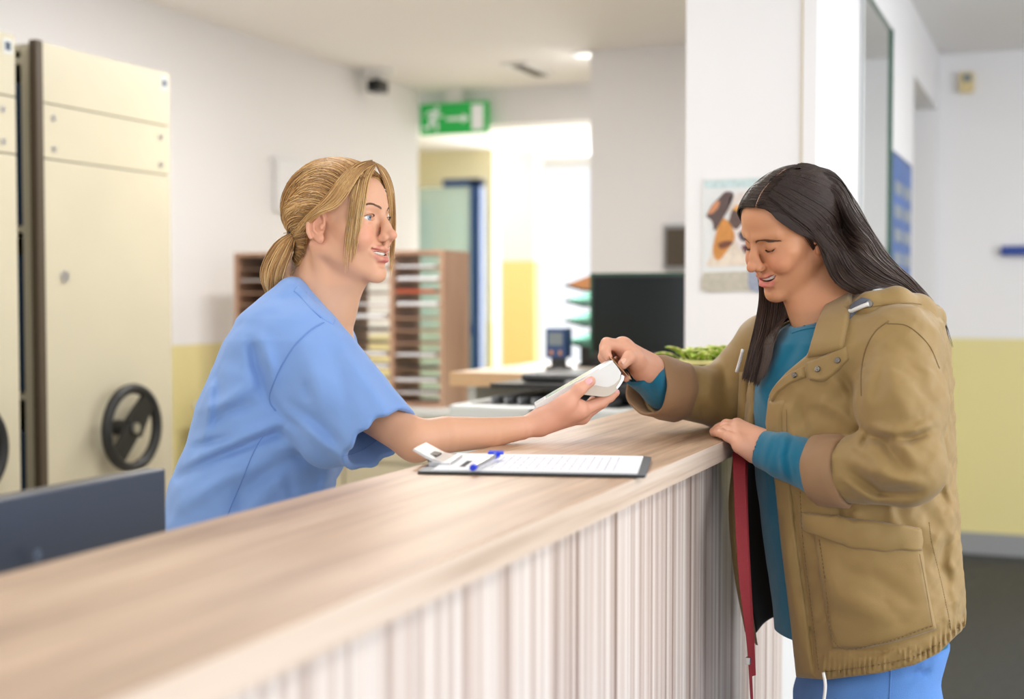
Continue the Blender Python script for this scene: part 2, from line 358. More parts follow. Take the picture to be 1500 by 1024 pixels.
# grey box on the middle wall
a, b = onx(974, 330, 6.85), onx(1004, 396, 6.85)
gb = thing('wall_control_box', (6.84, (a[1]+b[1])/2, b[2]), 'grey control box on the wall above the black monitor', 'box')
box('housing', (6.80, b[1]-0.06, b[2]), (6.85, a[1], a[2]), M['skirting'], gb, 0.006); box('cover', (6.792, b[1]-0.04, b[2]+0.02), (6.80, a[1]-0.02, a[2]-0.02), M['cabedge'], gb, 0.002)
# thermostat + blue rail on far right wall
a, b = onx(1406, 108, 7.65), onx(1427, 136, 7.65)
th = thing('wall_thermostat', (7.64, (a[1]+b[1])/2, b[2]), 'small beige thermostat on the far white wall', 'thermostat')
box('housing', (7.60, b[1], b[2]), (7.65, a[1], a[2]), M['beige'], th, 0.006)
box('display', (7.597, b[1]+0.012, b[2]+0.055), (7.601, a[1]-0.02, a[2]-0.012), M['lcd'], th)
a, b = onx(1467, 361, 7.65), onx(1540, 374, 7.65)
rl = thing('wall_rail', (7.64, a[1], b[2]), 'short blue wall rail at the right edge', 'rail')
box('rail', (7.60, b[1], b[2]), (7.635, a[1], a[2]), M['stripblue'], rl, 0.004)
for y in (b[1]+0.05, a[1]-0.05): box('bracket', (7.63, y-0.015, b[2]+0.01), (7.65, y+0.015, a[2]-0.01), M['steel'], rl)
# mirror on the partition
x0, x1 = ony(1260, 100, YP)[0], ony(1301, 100, YP)[0]; zt = ony(1300, 42, YP)[2]
mr = thing('wall_mirror', (x0, YP, 0.95), 'tall frameless mirror with green glass edge on the white partition', 'mirror')
box('glass', (x0, YP-0.012, 0.95), (x1, YP-0.006, zt), M['mirror'], mr)
bm = bmesh.new(); e_ = 0.016
bx(bm, (x1-e_*1.6, YP-0.020, 0.95), (x1, YP, zt)); bx(bm, (x0, YP-0.016, zt-e_), (x1, YP, zt)); bx(bm, (x0, YP-0.016, 0.95), (x1, YP, 0.95+e_))
bm_obj('edge_frame', bm, M['glassedge'], mr)
# blue poster on the partition
x0, x1 = ony(1306, 300, YP)[0], ony(1333, 300, YP)[0]; zt, zb = ony(1306, 224, YP)[2], ony(1333, 402, YP)[2]
ps = thing('wall_poster', (x0, YP, zb), 'blue printed poster on the white partition beside the doorway', 'poster')
box('sheet', (x0, YP-0.006, zb-0.1), (x1, YP-0.001, zt), M['posterblue'], ps)
box('backing', (x0-0.012, YP-0.005, zb-0.11), (x1+0.01, YP, zt+0.012), M['bluepaint'], ps)
for k in range(6):
    for j in range(2):
        zz = zt-0.10-k*0.095; xx = x0+0.05+j*(x1-x0)*0.48
        box('text_block', (xx, YP-0.0075, zz-0.05), (xx+(x1-x0)*0.38, YP-0.005, zz), M['lcd'], ps)
# dog poster on the pillar
a, b = onx(1030, 262, 3.81), onx(1030, 428, 3.81)
py1 = a[1]; pz1, pz0 = a[2], b[2]; pw, ph = 0.222, pz1-pz0
dp = thing('dog_poster', (3.81, py1, pz0), 'poster of a tricolour dog on the white pillar behind the customer', 'poster')
box('sheet', (3.8055, py1-pw, pz0), (3.8095, py1, pz1), mat('poster_pale', srgb(224, 226, 226), 0.5), dp)
def D(a, b, lift=0.0): return np.array([3.8053-lift, py1-a*pw, pz1-b*ph])
def dog(name, pts, c, k):
    bm = bmesh.new(); P_ = spline(np.array([D(*p, 0.0006*k) for p in pts+[pts[0]]]), len(pts)*4+1)[:-1]
    prism(bm, list(P_), np.array((0.0005, 0, 0)))
    return bm_obj(name, bm, mat('print_'+name+str(k), srgb(*c), 0.5, var=0.12, vscale=90), dp)
dog('printed_backdrop', [(0.02, .02), (.98, .02), (.98, .08), (.5, .085), (.02, .08)], (196, 216, 218), 1)
dog('printed_chest', [(.10, .70), (.2, .5), (.45, .55), (.75, .55), (.8, .75), (.4, .77), (.06, .77)], (226, 212, 196), 1)
dog('printed_fur', [(.16, .70), (.14, .6), (.24, .36), (.36, .40), (.42, .52), (.34, .62), (.22, .72)], (206, 140, 70), 2)
dog('printed_ear', [(.05, .33), (.12, .24), (.22, .17), (.30, .12), (.40, .14), (.36, .24), (.26, .36), (.16, .46), (.13, .38)], (92, 74, 72), 3)
dog('printed_ear', [(.07, .31), (.15, .22), (.22, .20), (.20, .26), (.12, .31)], (206, 140, 100), 4)
dog('printed_forehead', [(.34, .30), (.36, .18), (.5, .13), (.68, .14), (.78, .24), (.76, .42), (.66, .56), (.5, .56), (.40, .46)], (218, 208, 202), 3)
dog('printed_mask', [(.34, .38), (.40, .27), (.50, .26), (.56, .22), (.58, .36), (.50, .42), (.42, .45)], (98, 76, 72), 4)
dog('printed_brow', [(.39, .27), (.46, .24), (.53, .24), (.53, .28), (.44, .29)], (228, 160, 66), 5)
dog('printed_mask', [(.70, .26), (.78, .26), (.82, .36), (.76, .42), (.69, .36)], (98, 76, 72), 4)
dog('printed_muzzle', [(.42, .50), (.52, .40), (.62, .40), (.70, .48), (.68, .60), (.56, .64), (.46, .60)], (232, 222, 220), 5)
dog('printed_nose', [(.46, .49), (.54, .45), (.64, .46), (.67, .51), (.60, .56), (.50, .55)], (84, 74, 84), 6)
dog('printed_mouth', [(.50, .60), (.58, .58), (.66, .60), (.65, .65), (.56, .66)], (110, 70, 76), 6)
dog('printed_collar', [(.20, .58), (.30, .55), (.40, .56), (.34, .60), (.24, .62)], (120, 70, 50), 6)
dog('printed_table', [(.01, .83), (.5, .82), (.99, .83), (.99, .99), (.5, .99), (.01, .99)], (190, 184, 170), 1)
dog('printed_bowl', [(.60, .74), (.8, .70), (.97, .74), (.97, .97), (.62, .98)], (150, 158, 176), 2)

# ================================================================== furniture and things
CT = 1.12
Y0, Y1 = 0.546, 0.888
# ---- reception counter
cn = thing('reception_counter', (2.0, 0.72, 0), 'long reception counter with ash wood top and striped laminate front', 'counter')
box('countertop', (-1.2, Y0, CT-0.035), (3.805, Y1, CT), M['top'], cn, 0.0025)
box('edge_lit', (-1.2, Y0-0.0012, CT-0.0345), (3.805, Y0+0.001, CT-0.0012), M['edge'], cn)  # strip added to carry the painted-in light on the front edge
box('front_panel', (-1.2, Y0+0.028, 0.08), (3.04, Y0+0.046, CT-0.035), M['panel'], cn)
box('side_panel', (3.04, Y0+0.030, 0.0), (3.805, Y0+0.048, CT-0.035), M['white'], cn)
box('back_panel', (-1.2, Y1-0.05, 0.0), (3.805, Y1-0.03, CT-0.035), M['white'], cn)
box('plinth', (-1.2, Y0+0.05, 0.0), (3.04, Y0+0.07, 0.08), M['dark'], cn)
# ---- desk behind the counter with the near monitor
dk = thing('work_desk', (1.4, 1.15, 0), 'pale work desk behind the reception counter, mostly hidden', 'desk')
box('desk_top', (-0.8, Y1-0.02, 0.70), (1.62, Y1+0.62, 0.73), M['desktop'], dk, 0.002)
for x in (-0.75, 1.57): box('leg', (x-0.02, Y1+0.04, 0), (x+0.02, Y1+0.58, 0.70), M['white'], dk)
ml = ony(243, 700, 1.17)
mn = thing('computer_monitor', (0.9, 1.17, 0.73), 'dark blue-grey monitor seen from behind at the left foreground', 'monitor')
x1 = onz(243, 686, 1.20); 
def mon(u, v, y): return ony(u, v, y)
ym = 1.10
xr = ony(243, 686, ym)[0]; ztop = ony(243, 686, ym)[2]
box('back_shell', (xr-0.56, ym, ztop-0.33), (xr, ym+0.022, ztop), M['monitor'], mn, 0.003)
box('bezel', (xr-0.56, ym+0.022, ztop-0.33), (xr, ym+0.034, ztop), M['black'], mn, 0.003)
box('vent_strip', (xr-0.46, ym-0.0015, ztop-0.107), (xr-0.07, ym+0.001, ztop-0.092), M['monitor2'], mn)
box('lower_shell', (xr-0.54, ym-0.012, ztop-0.32), (xr-0.02, ym+0.001, ztop-0.112), M['monitor'], mn, 0.004)
box('stand', (xr-0.33, ym+0.0, 0.745), (xr-0.23, ym+0.03, ztop-0.2), M['dark'], mn, 0.004)
box('foot', (xr-0.40, ym-0.08, 0.73), (xr-0.16, ym+0.12, 0.746), M['dark'], mn, 0.004)
lc = ony(55, 813, ym-0.013); lc[1] = ym-0.013
bm = bmesh.new()
for r0, r1 in ((0.0075, 0.0062),):
    n = 28; A_ = [bm.verts.new(lc+np.array([r0*math.cos(t), 0, r0*math.sin(t)])) for t in np.linspace(0, 2*math.pi, n, endpoint=False)]
    B_ = [bm.verts.new(lc+np.array([r1*math.cos(t), 0, r1*math.sin(t)])) for t in np.linspace(0, 2*math.pi, n, endpoint=False)]
    for i in range(n): bm.faces.new((A_[i], A_[(i+1) % n], B_[(i+1) % n], B_[i]))
for sx in (-0.0028, 0.0016):
    bx(bm, lc+(sx-0.0005, -0.0004, -0.0045 if sx > 0 else -0.0025), lc+(sx+0.0005, 0.0002, 0.0025 if sx > 0 else 0.0045))
    bx(bm, lc+(sx, -0.0004, 0.0015), lc+(sx+0.0024, 0.0002, 0.0023)); bx(bm, lc+(sx+0.0020, -0.0004, -0.0025), lc+(sx+0.0028, 0.0002, 0.0022))
bx(bm, lc+(0.0016, -0.0004, -0.0026), lc+(0.0040, 0.0002, -0.0019))
bm_obj('logo', bm, M['logo'], mn)

# ---- mobile filing cabinets (end panels with hand wheels)
YC = 2.9; CH = 2.147
def wheel(c, R, parent):
    n, m = 40, 10; V, Fc = [], []
    for i in range(n):
        a = 2*math.pi*i/n
        for j in range(m):
            b = 2*math.pi*j/m; rr = R+0.017*math.cos(b)
            V.append((c[0]+rr*math.cos(a), c[1]+0.019*math.sin(b), c[2]+rr*math.sin(a)))
    for i in range(n):
        for j in range(m): Fc.append((i*m+j, ((i+1) % n)*m+j, ((i+1) % n)*m+(j+1) % m, i*m+(j+1) % m))
    wh = arr_obj('hand_wheel', V, Fc, M['rubber'], parent)
    ang = math.radians(48); ux, uz = math.cos(ang), math.sin(ang); bm = bmesh.new()
    for sg_ in (1, -1):
        hw = 0.048 if sg_ > 0 else 0.036; nx, nz = -uz, ux
        p = [(c[0]+nx*hw, c[1]+0.004, c[2]+nz*hw), (c[0]+sg_*ux*R+nx*0.03, c[1]+0.004, c[2]+sg_*uz*R+nz*0.03), (c[0]+sg_*ux*R-nx*0.03, c[1]+0.004, c[2]+sg_*uz*R-nz*0.03), (c[0]-nx*hw, c[1]+0.004, c[2]-nz*hw)]
        prism(bm, p, np.array((0, -0.014, 0)))
    bm_obj('spoke', bm, M['black'], wh)
    bm = bmesh.new(); cyl(bm, (c[0], YC, c[2]), (c[0], c[1]-0.012, c[2]), 0.026, n=20); bm_obj('hub', bm, M['black'], wh)
    bm = bmesh.new(); cyl(bm, (c[0], c[1]-0.010, c[2]), (c[0], c[1]-0.020, c[2]), 0.017, n=18); bm_obj('hub_cap', bm, M['steel'], wh)
def cabinet(x0, x1, label, wx, wz):
    t = thing('mobile_filing_cabinet', ((x0+x1)/2, 3.3, 0), label, 'cabinet', 'mobile filing cabinets by the left wall')
    zs = [0.05, CH-0.355, CH-0.185, CH]
    for k in range(3): box('end_panel', (x0, YC, zs[k]+(0.004 if k else 0)), (x1, YC+0.018, zs[k+1]), M['cab'], t, 0.0015)
    box('end_panel_backing', (x0+0.003, YC+0.012, 0.05), (x1-0.003, YC+0.03, CH-0.002), M['cabedge'], t)
    box('edge_strip', (x0-0.030, YC-0.002, 0.05), (x0, YC+0.026, CH+0.004), M['cabedge'], t, 0.002)
    box('side_post', (x0+0.002, YC+0.03, 0.05), (x0+0.03, YC+0.085, CH-0.02), M['cab'], t)
    box('inner_panel', (x0+0.30, YC+0.03, 0.05), (x0+0.31, 3.70, CH-0.02), M['cabedge'], t)
    for zz in (0.06, 1.05, 1.57, CH-0.06): box('shelf', (x0+0.004, YC+0.085, zz), (x0+0.30, 3.70, zz+0.02), M['cab'], t)
    box('side_panel', (x1-0.02, YC+0.03, 0.05), (x1-0.004, 3.70, CH-0.02), M['cab'], t)
    box('top_panel', (x0+0.004, YC+0.03, CH-0.02), (x1-0.004, 3.70, CH), M['cab'], t)
    box('base', (x0+0.02, YC+0.03, 0.0), (x1-0.02, 3.70, 0.06), M['dark'], t)
    for xx in (x0+0.045, x1-0.055):
        for zz in (CH-0.225, CH-0.32):
            bm = bmesh.new(); cyl(bm, (xx, YC+0.001, zz), (xx, YC-0.003, zz), 0.010, n=14); bm_obj('screw', bm, M['steel'], t)
    box('label_holder', (x1-0.05, YC-0.002, CH-0.06), (x1-0.012, YC+0.001, CH-0.015), M['pgrey'], t); box('printed_mark', (x1-0.042, YC-0.003, CH-0.05), (x1-0.020, YC-0.0015, CH-0.025), M['file'], t)
    bm = bmesh.new(); cyl(bm, (x0+0.085, YC+0.001, 1.435), (x0+0.085, YC-0.006, 1.435), 0.018, n=18); bm_obj('lock', bm, M['steel'], t)
    wheel(np.array((wx, YC-0.065, wz)), 0.130, t)
    return t
xa = ony(65, 300, YC)[0]; xb = ony(250, 300, YC)[0]; wc = ony(192, 627, YC-0.06)
cabinet(xa, xb, 'cream filing cabinet with full black hand wheel in view', wc[0], wc[2])
xe = ony(25, 300, YC)[0]
cabinet(xe-(xb-xa), xe, 'cream filing cabinet cut off by the left picture edge', xe-(xb-xa)+(wc[0]-xa)+0.035, wc[2])
for z0, z1, nm in ((0.085, 0.95, 'dark blue file box on the lowest shelf in the gap between the filing cabinets'), (1.075, 1.50, 'dark blue file box on the middle shelf in the gap between the filing cabinets'), (1.595, 2.03, 'dark blue file box on the top shelf in the gap between the filing cabinets')):
    t = thing('file_box', (xa+0.15, 3.15, z0), nm, 'file box', 'file boxes between the cabinets')
    box('box', (xa+0.012, 2.992, z0), (xa+0.28, 3.32, z1), M['file'], t, 0.003); box('spine_label', (xa+0.010, 3.10, z0+0.06), (xa+0.0125, 3.22, z0+0.14), M['pgrey'], t)

# ---- low drawer cabinet and pigeonhole sorter
XS = 5.3; ys0 = onx(650, 450, XS)[1]; ys1 = onx(343, 450, XS)[1]; zs1 = onx(650, 366, XS)[2]; zs0 = onx(650, 598, XS)[2]
lc_ = thing('drawer_cabinet', (XS+0.2, (ys0+ys1)/2, 0), 'low beige cabinet with wide drawers under the pigeonhole sorter', 'cabinet')
box('body', (XS-0.12, ys0-0.35, 0.06), (XS+0.40, ys1+0.12, zs0-0.03), M['cab'], lc_)
box('plinth', (XS-0.09, ys0-0.33, 0), (XS+0.38, ys1+0.1, 0.06), M['dark'], lc_)
box('cabinet_top', (XS-0.14, ys0-0.36, zs0-0.03), (XS+0.42, ys1+0.13, zs0), M['pgrey'], lc_, 0.003)
nd = 4; zz = np.linspace(0.08, zs0-0.04, nd+1); yy = np.linspace(ys0-0.34, ys1+0.11, 3)
for j in range(2):
    for k in range(nd):
        dr = box('drawer', (XS-0.138, yy[j]+0.006, zz[k]+0.006), (XS-0.118, yy[j+1]-0.006, zz[k+1]-0.006), M['cab'], lc_, 0.003)
        box('handle', (XS-0.155, (yy[j]+yy[j+1])/2-0.07, zz[k+1]-0.045), (XS-0.136, (yy[j]+yy[j+1])/2+0.07, zz[k+1]-0.03), M['steel'], dr, 0.003)
so = thing('pigeonhole_sorter', (XS+0.13, (ys0+ys1)/2, zs0), 'brown wooden pigeonhole sorter full of paper beside the corridor', 'sorter')
SD = 0.27
box('top_board', (XS, ys0, zs1-0.018), (XS+SD, ys1, zs1), M['sorter'], so, 0.001)
box('bottom_board', (XS, ys0, zs0), (XS+SD, ys1, zs0+0.02), M['sorter'], so, 0.001)
cols = [ys0+0.009, onx(573, 450, XS)[1], onx(495, 450, XS)[1], onx(420, 450, XS)[1], ys1-0.009]
for y in cols: box('upright', (XS, y-0.009, zs0+0.02), (XS+SD, y+0.009, zs1-0.018), M['sorter'], so, 0.001)
rows = 11; zr = np.linspace(zs0+0.06, zs1-0.018, rows+1)
rnd = random.Random(4)
ORD = ['first', 'second', 'third', 'fourth', 'fifth', 'sixth', 'seventh', 'eighth', 'ninth', 'tenth', 'eleventh']; COLN = ['right column', 'column second from right', 'column second from left', 'left column']
for j in range(4):
    for k in range(rows):
        sh = box('shelf', (XS+0.004, cols[j]+0.009, zr[k]-0.006), (XS+SD-0.004, cols[j+1]-0.009, zr[k]), M['sorter'], so)
        if j == 3: box('back_board', (XS+SD-0.004, cols[j]+0.009, zr[k]), (XS+SD, cols[j+1]-0.009, zr[k+1]-0.006), M['sorter'], so)
        r_ = rnd.random()
        if r_ < 0.72:
            h_ = rnd.choice((0.004, 0.007, 0.012)); yc = (cols[j]+cols[j+1])/2+rnd.uniform(-0.01, 0.01); wd = (cols[j+1]-cols[j]-0.03)/2*rnd.uniform(0.85, 0.98)
            kind = rnd.random()
            where = f"{ORD[rows-1-k]} shelf from top, {COLN[j]}, brown sorter"
            nm = ('paper_stack', f'white paper stack, {where}', M['paper'], 'white paper stacks in the sorter') if kind < 0.62 else ('dark_folder', f'dark folder, {where}', M['dark'], 'dark folders in the sorter')
            if (j, k) == (0, rows-3): nm = ('red_folder', 'orange-red folder lying in the brown pigeonhole sorter', mat('red_folder', srgb(190, 84, 50), 0.6), None)
            t = thing(nm[0], (XS, yc, zr[k]), nm[1], 'papers', nm[3])
            box('lower_sheets', (XS-0.012*rnd.random(), yc-wd, zr[k]), (XS+0.2, yc+wd, zr[k]+h_*0.6), nm[2], t); box('upper_sheets', (XS+0.004, yc-wd*0.97, zr[k]+h_*0.6), (XS+0.21, yc+wd*0.99, zr[k]+h_), nm[2], t)

# ---- return desk (raised shelf) with monitor, trays, blue device
ry1 = 1.888
rd = thing('return_desk', (4.45, 1.45, 0), 'raised wooden desk return behind the printer', 'desk')
box('desk_top', (4.14, 1.01, CT-0.045), (4.92, ry1, CT), M['desktop'], rd)
box('front_edge', (4.134, 1.01, CT-0.045), (4.14, ry1, CT-0.0005), M['beech'], rd)
box('side_edge', (4.134, ry1, CT-0.045), (4.92, ry1+0.006, CT-0.0005), M['beech'], rd)
box('leg_panel', (4.2, ry1-0.06, 0), (4.86, ry1-0.03, CT-0.045), M['pgrey'], rd)
box('back_board', (4.80, 1.01, 0), (4.82, ry1-0.06, CT-0.045), M['pgrey'], rd)
# lower desk under the printer
ld = thing('printer_table', (3.75, 1.45, 0), 'low white table carrying the printer', 'table')
box('table_top', (3.42, 1.05, 0.70), (4.12, 1.85, 0.73), M['white'], ld, 0.002)
for x in (3.46, 4.08):
    for y in (1.09, 1.81): box('leg', (x-0.02, y-0.02, 0), (x+0.02, y+0.02, 0.70), M['steel'], ld)
# monitor on return desk
XM = 4.52; a = onx(865, 400, XM); my1, mz1 = a[1], a[2]; mw = 0.54
m2 = thing('desk_monitor', (XM, my1-mw/2, CT), 'black glossy monitor on the raised desk beside the white pillar', 'monitor')
box('bezel', (XM, my1-mw, CT+0.045), (XM+0.03, my1, mz1), M['black'], m2, 0.003)
box('screen', (XM-0.002, my1-mw+0.012, CT+0.06), (XM+0.001, my1-0.012, mz1-0.014), M['screen'], m2)
box('top_rim_highlight', (XM-0.003, my1-mw, mz1-0.010), (XM+0.002, my1, mz1-0.001), M['glassedge'], m2); box('side_rim', (XM-0.003, my1-0.008, CT+0.045), (XM+0.002, my1, mz1-0.010), M['glassedge'], m2)  # green top rim: a highlight put into the colour
box('stand', (XM+0.03, my1-mw/2-0.04, CT+0.01), (XM+0.06, my1-mw/2+0.04, CT+0.25), M['black'], m2, 0.003)
box('foot', (XM-0.06, my1-mw/2-0.11, CT), (XM+0.14, my1-mw/2+0.11, CT+0.012), M['black'], m2, 0.003)
# stacked letter trays, left of the monitor
XT = 4.60
ty1 = onx(828, 450, XT)[1]; ty0 = onx(905, 450, XT)[1]
zt_ = [onx(830, v, XT)[2] for v in (508, 477, 448, 425)]
nmz = ['lowest', 'second', 'third', 'topmost']
stn = thing('tray_stand', (XT+0.1, (ty0+ty1)/2, CT), 'dark stand under the stacked letter trays', 'stand')
box('foot', (XT, ty0+0.02, CT), (XT+0.24, ty1-0.04, CT+0.012), M['black'], stn, 0.003)
box('riser', (XT+0.02, ty0+0.05, CT+0.012), (XT+0.22, ty1-0.05, zt_[0]), M['dark'], stn, 0.003)
for k, z in enumerate(zt_):
    t = thing('letter_tray', (XT, (ty0+ty1)/2, z), f'{nmz[k]} letter tray in the stack left of the black monitor' , 'tray', 'stacked letter trays')
    mt_ = M['traygreen'] if k < 3 else M['orange']
    bm = bmesh.new(); hgt = 0.055
    dz = 0.018
    prism(bm, [(XT, ty1, z+dz), (XT, ty1-0.07, z), (XT+0.26, ty1-0.07, z), (XT+0.26, ty1, z+dz)], np.array((0, 0, 0.004)))
    prism(bm, [(XT, ty1-0.07, z), (XT, ty0, z), (XT+0.26, ty0, z), (XT+0.26, ty1-0.07, z)], np.array((0, 0, 0.004)))
    bm_obj('tray_base', bm, mt_, t)
    bm = bmesh.new(); prism(bm, [(XT, ty1, z+dz), (XT, ty1-0.09, z+0.05), (XT, ty0, z+0.05), (XT, ty0, z), (XT, ty1-0.07, z)], np.array((0.004, 0, 0))); bm_obj('front_wall', bm, mt_, t)
    bm = bmesh.new(); prism(bm, [(XT+0.256, ty1, z+dz), (XT+0.256, ty1-0.09, z+0.05), (XT+0.256, ty0, z+0.05), (XT+0.256, ty0, z), (XT+0.256, ty1-0.07, z)], np.array((0.004, 0, 0))); bm_obj('back_wall', bm, mt_, t)
    bm = bmesh.new(); p0, p1 = np.array((XT-0.001, ty1, z+dz)), np.array((XT-0.001, ty0, z)); cyl(bm, p0, (XT-0.001, ty1-0.07, z), 0.004, n=8); cyl(bm, (XT-0.001, ty1-0.07, z), p1, 0.004, n=8); bm_obj('rim', bm, M['dark'], t)
    box('support_post', (XT+0.01, ty0+0.01, z+0.004), (XT+0.02, ty0+0.02, (zt_[k+1] if k < 3 else z+0.05)), M['dark'], t)
# blue card terminal on a foot
XB = 4.42; a, b = onx(799, 481, XB), onx(828, 525, XB)
bd = thing('blue_desk_device', (XB, (a[1]+b[1])/2, CT), 'blue electronic device with grey display on the raised desk', 'device')
box('housing', (XB, b[1], b[2]), (XB+0.07, a[1], a[2]), M['navy'], bd, 0.005)
box('display', (XB-0.002, b[1]+0.010, b[2]+0.045), (XB+0.001, a[1]-0.012, a[2]-0.014), M['lcd'], bd)
for y in (b[1]+0.018, a[1]-0.022): box('button', (XB-0.003, y-0.004, b[2]+0.012), (XB+0.001, y+0.004, b[2]+0.026), M['orange'], bd)
box('stand', (XB+0.02, b[1]+0.012, CT+0.01), (XB+0.05, a[1]-0.012, b[2]), M['dark'], bd, 0.003)
box('foot', (XB-0.01, b[1]+0.0, CT), (XB+0.08, a[1]-0.0, CT+0.012), M['dark'], bd, 0.003)

# ---- printer
XP = 3.55; py1_ = onx(656, 600, XP)[1]; py0_ = py1_-0.62; pzt = onx(700, 594, XP)[2]
pr = thing('office_printer', (3.8, (py0_+py1_)/2, 0.73), 'white office printer with black scanner lid and paper tray behind the counter', 'printer')
box('body', (XP, py0_, 0.73), (XP+0.50, py1_, pzt), M['pgrey'], pr, 0.010)
box('output_well', (XP+0.05, py0_+0.12, pzt-0.006), (XP+0.42, py1_-0.05, pzt+0.002), M['dark'], pr)
for k in range(9): box('well_rib', (XP+0.06, py0_+0.17+k*0.042, pzt), (XP+0.40, py0_+0.176+k*0.042, pzt+0.020), M['skirting'], pr)
zb = onx(750, 586, XP+0.15)[2]
box('scanner_bridge', (XP+0.22, py0_+0.05, pzt), (XP+0.46, py1_-0.22, pzt+0.045), M['black'], pr, 0.006)
bm = bmesh.new(); prism(bm, [(XP+0.08, py1_-0.10, pzt+0.045), (XP+0.08, py1_-0.095, pzt+0.058), (XP+0.08, py0_+0.03, pzt+0.062), (XP+0.08, py0_+0.03, pzt+0.040)], np.array((0.40, 0, 0))); bm_obj('scanner_lid', bm, M['black'], pr)
box('lid_cap', (XP+0.16, py0_+0.03, pzt+0.060), (XP+0.46, py1_-0.16, pzt+0.085), M['dark'], pr, 0.010)
box('paper_guide', (XP+0.10, py0_+0.18, pzt+0.060), (XP+0.14, py0_+0.30, pzt+0.070), M['skirting'], pr)
box('control_panel', (XP-0.03, py0_+0.20, pzt-0.035), (XP+0.04, py0_+0.36, pzt-0.002), M['dark'], pr, 0.005)
box('front_tray', (XP-0.008, py0_+0.06, 0.76), (XP+0.002, py1_-0.06, 0.86), M['pwhite'], pr, 0.003)
box('side_cover', (XP-0.006, py0_-0.02, 0.74), (XP+0.30, py0_+0.05, pzt-0.02), M['pwhite'], pr, 0.006)

# ---- planter at the far end of the counter
pc = onz(1033, 596, CT); pc[1] = max(min(pc[1], Y1-0.08), Y0+0.08)
pl = thing('potted_plant', (pc[0], pc[1], CT), 'low dark planter with variegated green leaves on the far counter end', 'plant')
bm = bmesh.new(); bx(bm, pc+(-0.055, -0.075, 0), pc+(0.055, 0.07, 0.105), 0.006); bm_obj('planter', bm, M['pot'], pl)
box('rim', pc+(-0.06, -0.08, 0.098), pc+(0.06, 0.075, 0.108), M['leafedge'], pl, 0.002)
rl_ = random.Random(11)
def leaf(base, tip, wid, curl):
    base, tip = np.array(base), np.array(tip); ax = tip-base; L = np.linalg.norm(ax); ax /= L
    sd = np.cross(ax, (0, 0, 1.0)); sd /= np.linalg.norm(sd)+1e-9; nn = np.cross(sd, ax); V, Fc = [], []; n = 8
    for i in range(n+1):
        t = i/n; c = base+ax*L*t+nn*(curl*L*math.sin(math.pi*t*0.9)); hw = wid*math.sin(math.pi*min(1, t*0.93+0.06))**0.75
        for s in (-1, -0.55, 0, 0.55, 1): V.append(c+sd*hw*s+nn*(abs(s)*hw*0.45))
    for i in range(n):
        for s in range(4): Fc.append((i*5+s, i*5+s+1, (i+1)*5+s+1, (i+1)*5+s))
    o = arr_obj('leaf', V, Fc, [M['leafy'], M['leafedge']], pl)
    for i, p in enumerate(o.data.polygons): p.material_index = 1 if (i % 4 in (0, 3) and i//4 % 2 == 0) else 0
    m_ = o.modifiers.new('thick', 'SOLIDIFY'); m_.thickness = 0.0012
    return o
for k in range(30):
    a_ = rl_.uniform(0, 2*math.pi); rr = rl_.uniform(0.0, 0.04); L = rl_.uniform(0.040, 0.060); e_ = rl_.uniform(0.1, 0.8)
    b_ = pc+(rr*math.cos(a_), rr*1.2*math.sin(a_), 0.106); a2 = a_+rl_.uniform(-0.8, 0.8)
    leaf(b_, b_+L*np.array((math.cos(a2)*math.cos(e_), math.sin(a2)*math.cos(e_), math.sin(e_)*0.75)), rl_.uniform(0.017, 0.024), rl_.uniform(0.08, 0.28))
leaf(pc+(0.0, 0.06, 0.108), pc+(-0.015, 0.125, 0.114), 0.014, 0.1)

# ---- clipboard, sheet, pen
c1, c2, c3 = onz(611, 695, CT), onz(946, 701, CT), onz(944, 675, CT); c4 = c1+(c3-c2)
ex = c2-c1; Lx = np.linalg.norm(ex); ex /= Lx
ey = np.array((-ex[1], ex[0], 0)); Ly = 0.225; up_ = np.array((0, 0, 1.0))
if (c3-c2)@ey < 0: ey = -ey
def K(a, b, z): return c1+ex*a+ey*b+up_*z
cb = thing('clipboard', tuple(K(Lx/2, Ly/2, 0)), 'grey clipboard with white printed form lying on the counter', 'clipboard')
def slab(name, a0, a1, b0, b1, z0, z1, m, parent, ch=0.0):
    bm = bmesh.new(); p = [K(a0+ch, b0, z0), K(a1-ch, b0, z0), K(a1, b0+ch, z0), K(a1, b1-ch, z0), K(a1-ch, b1, z0), K(a0+ch, b1, z0), K(a0, b1-ch, z0), K(a0, b0+ch, z0)] if ch else [K(a0, b0, z0), K(a1, b0, z0), K(a1, b1, z0), K(a0, b1, z0)]
    prism(bm, p, up_*(z1-z0)); return bm_obj(name, bm, m, parent)
slab('board', 0, Lx, 0, Ly, 0.001, 0.0045, M['board'], cb, 0.008)
slab('board_edge', 0.001, Lx-0.001, -0.0008, 0.0012, 0.0005, 0.004, M['black'], cb)
sh = slab('printed_form', 0.020, Lx-0.012, 0.010, Ly-0.010, 0.0045, 0.0062, M['paper'], cb)
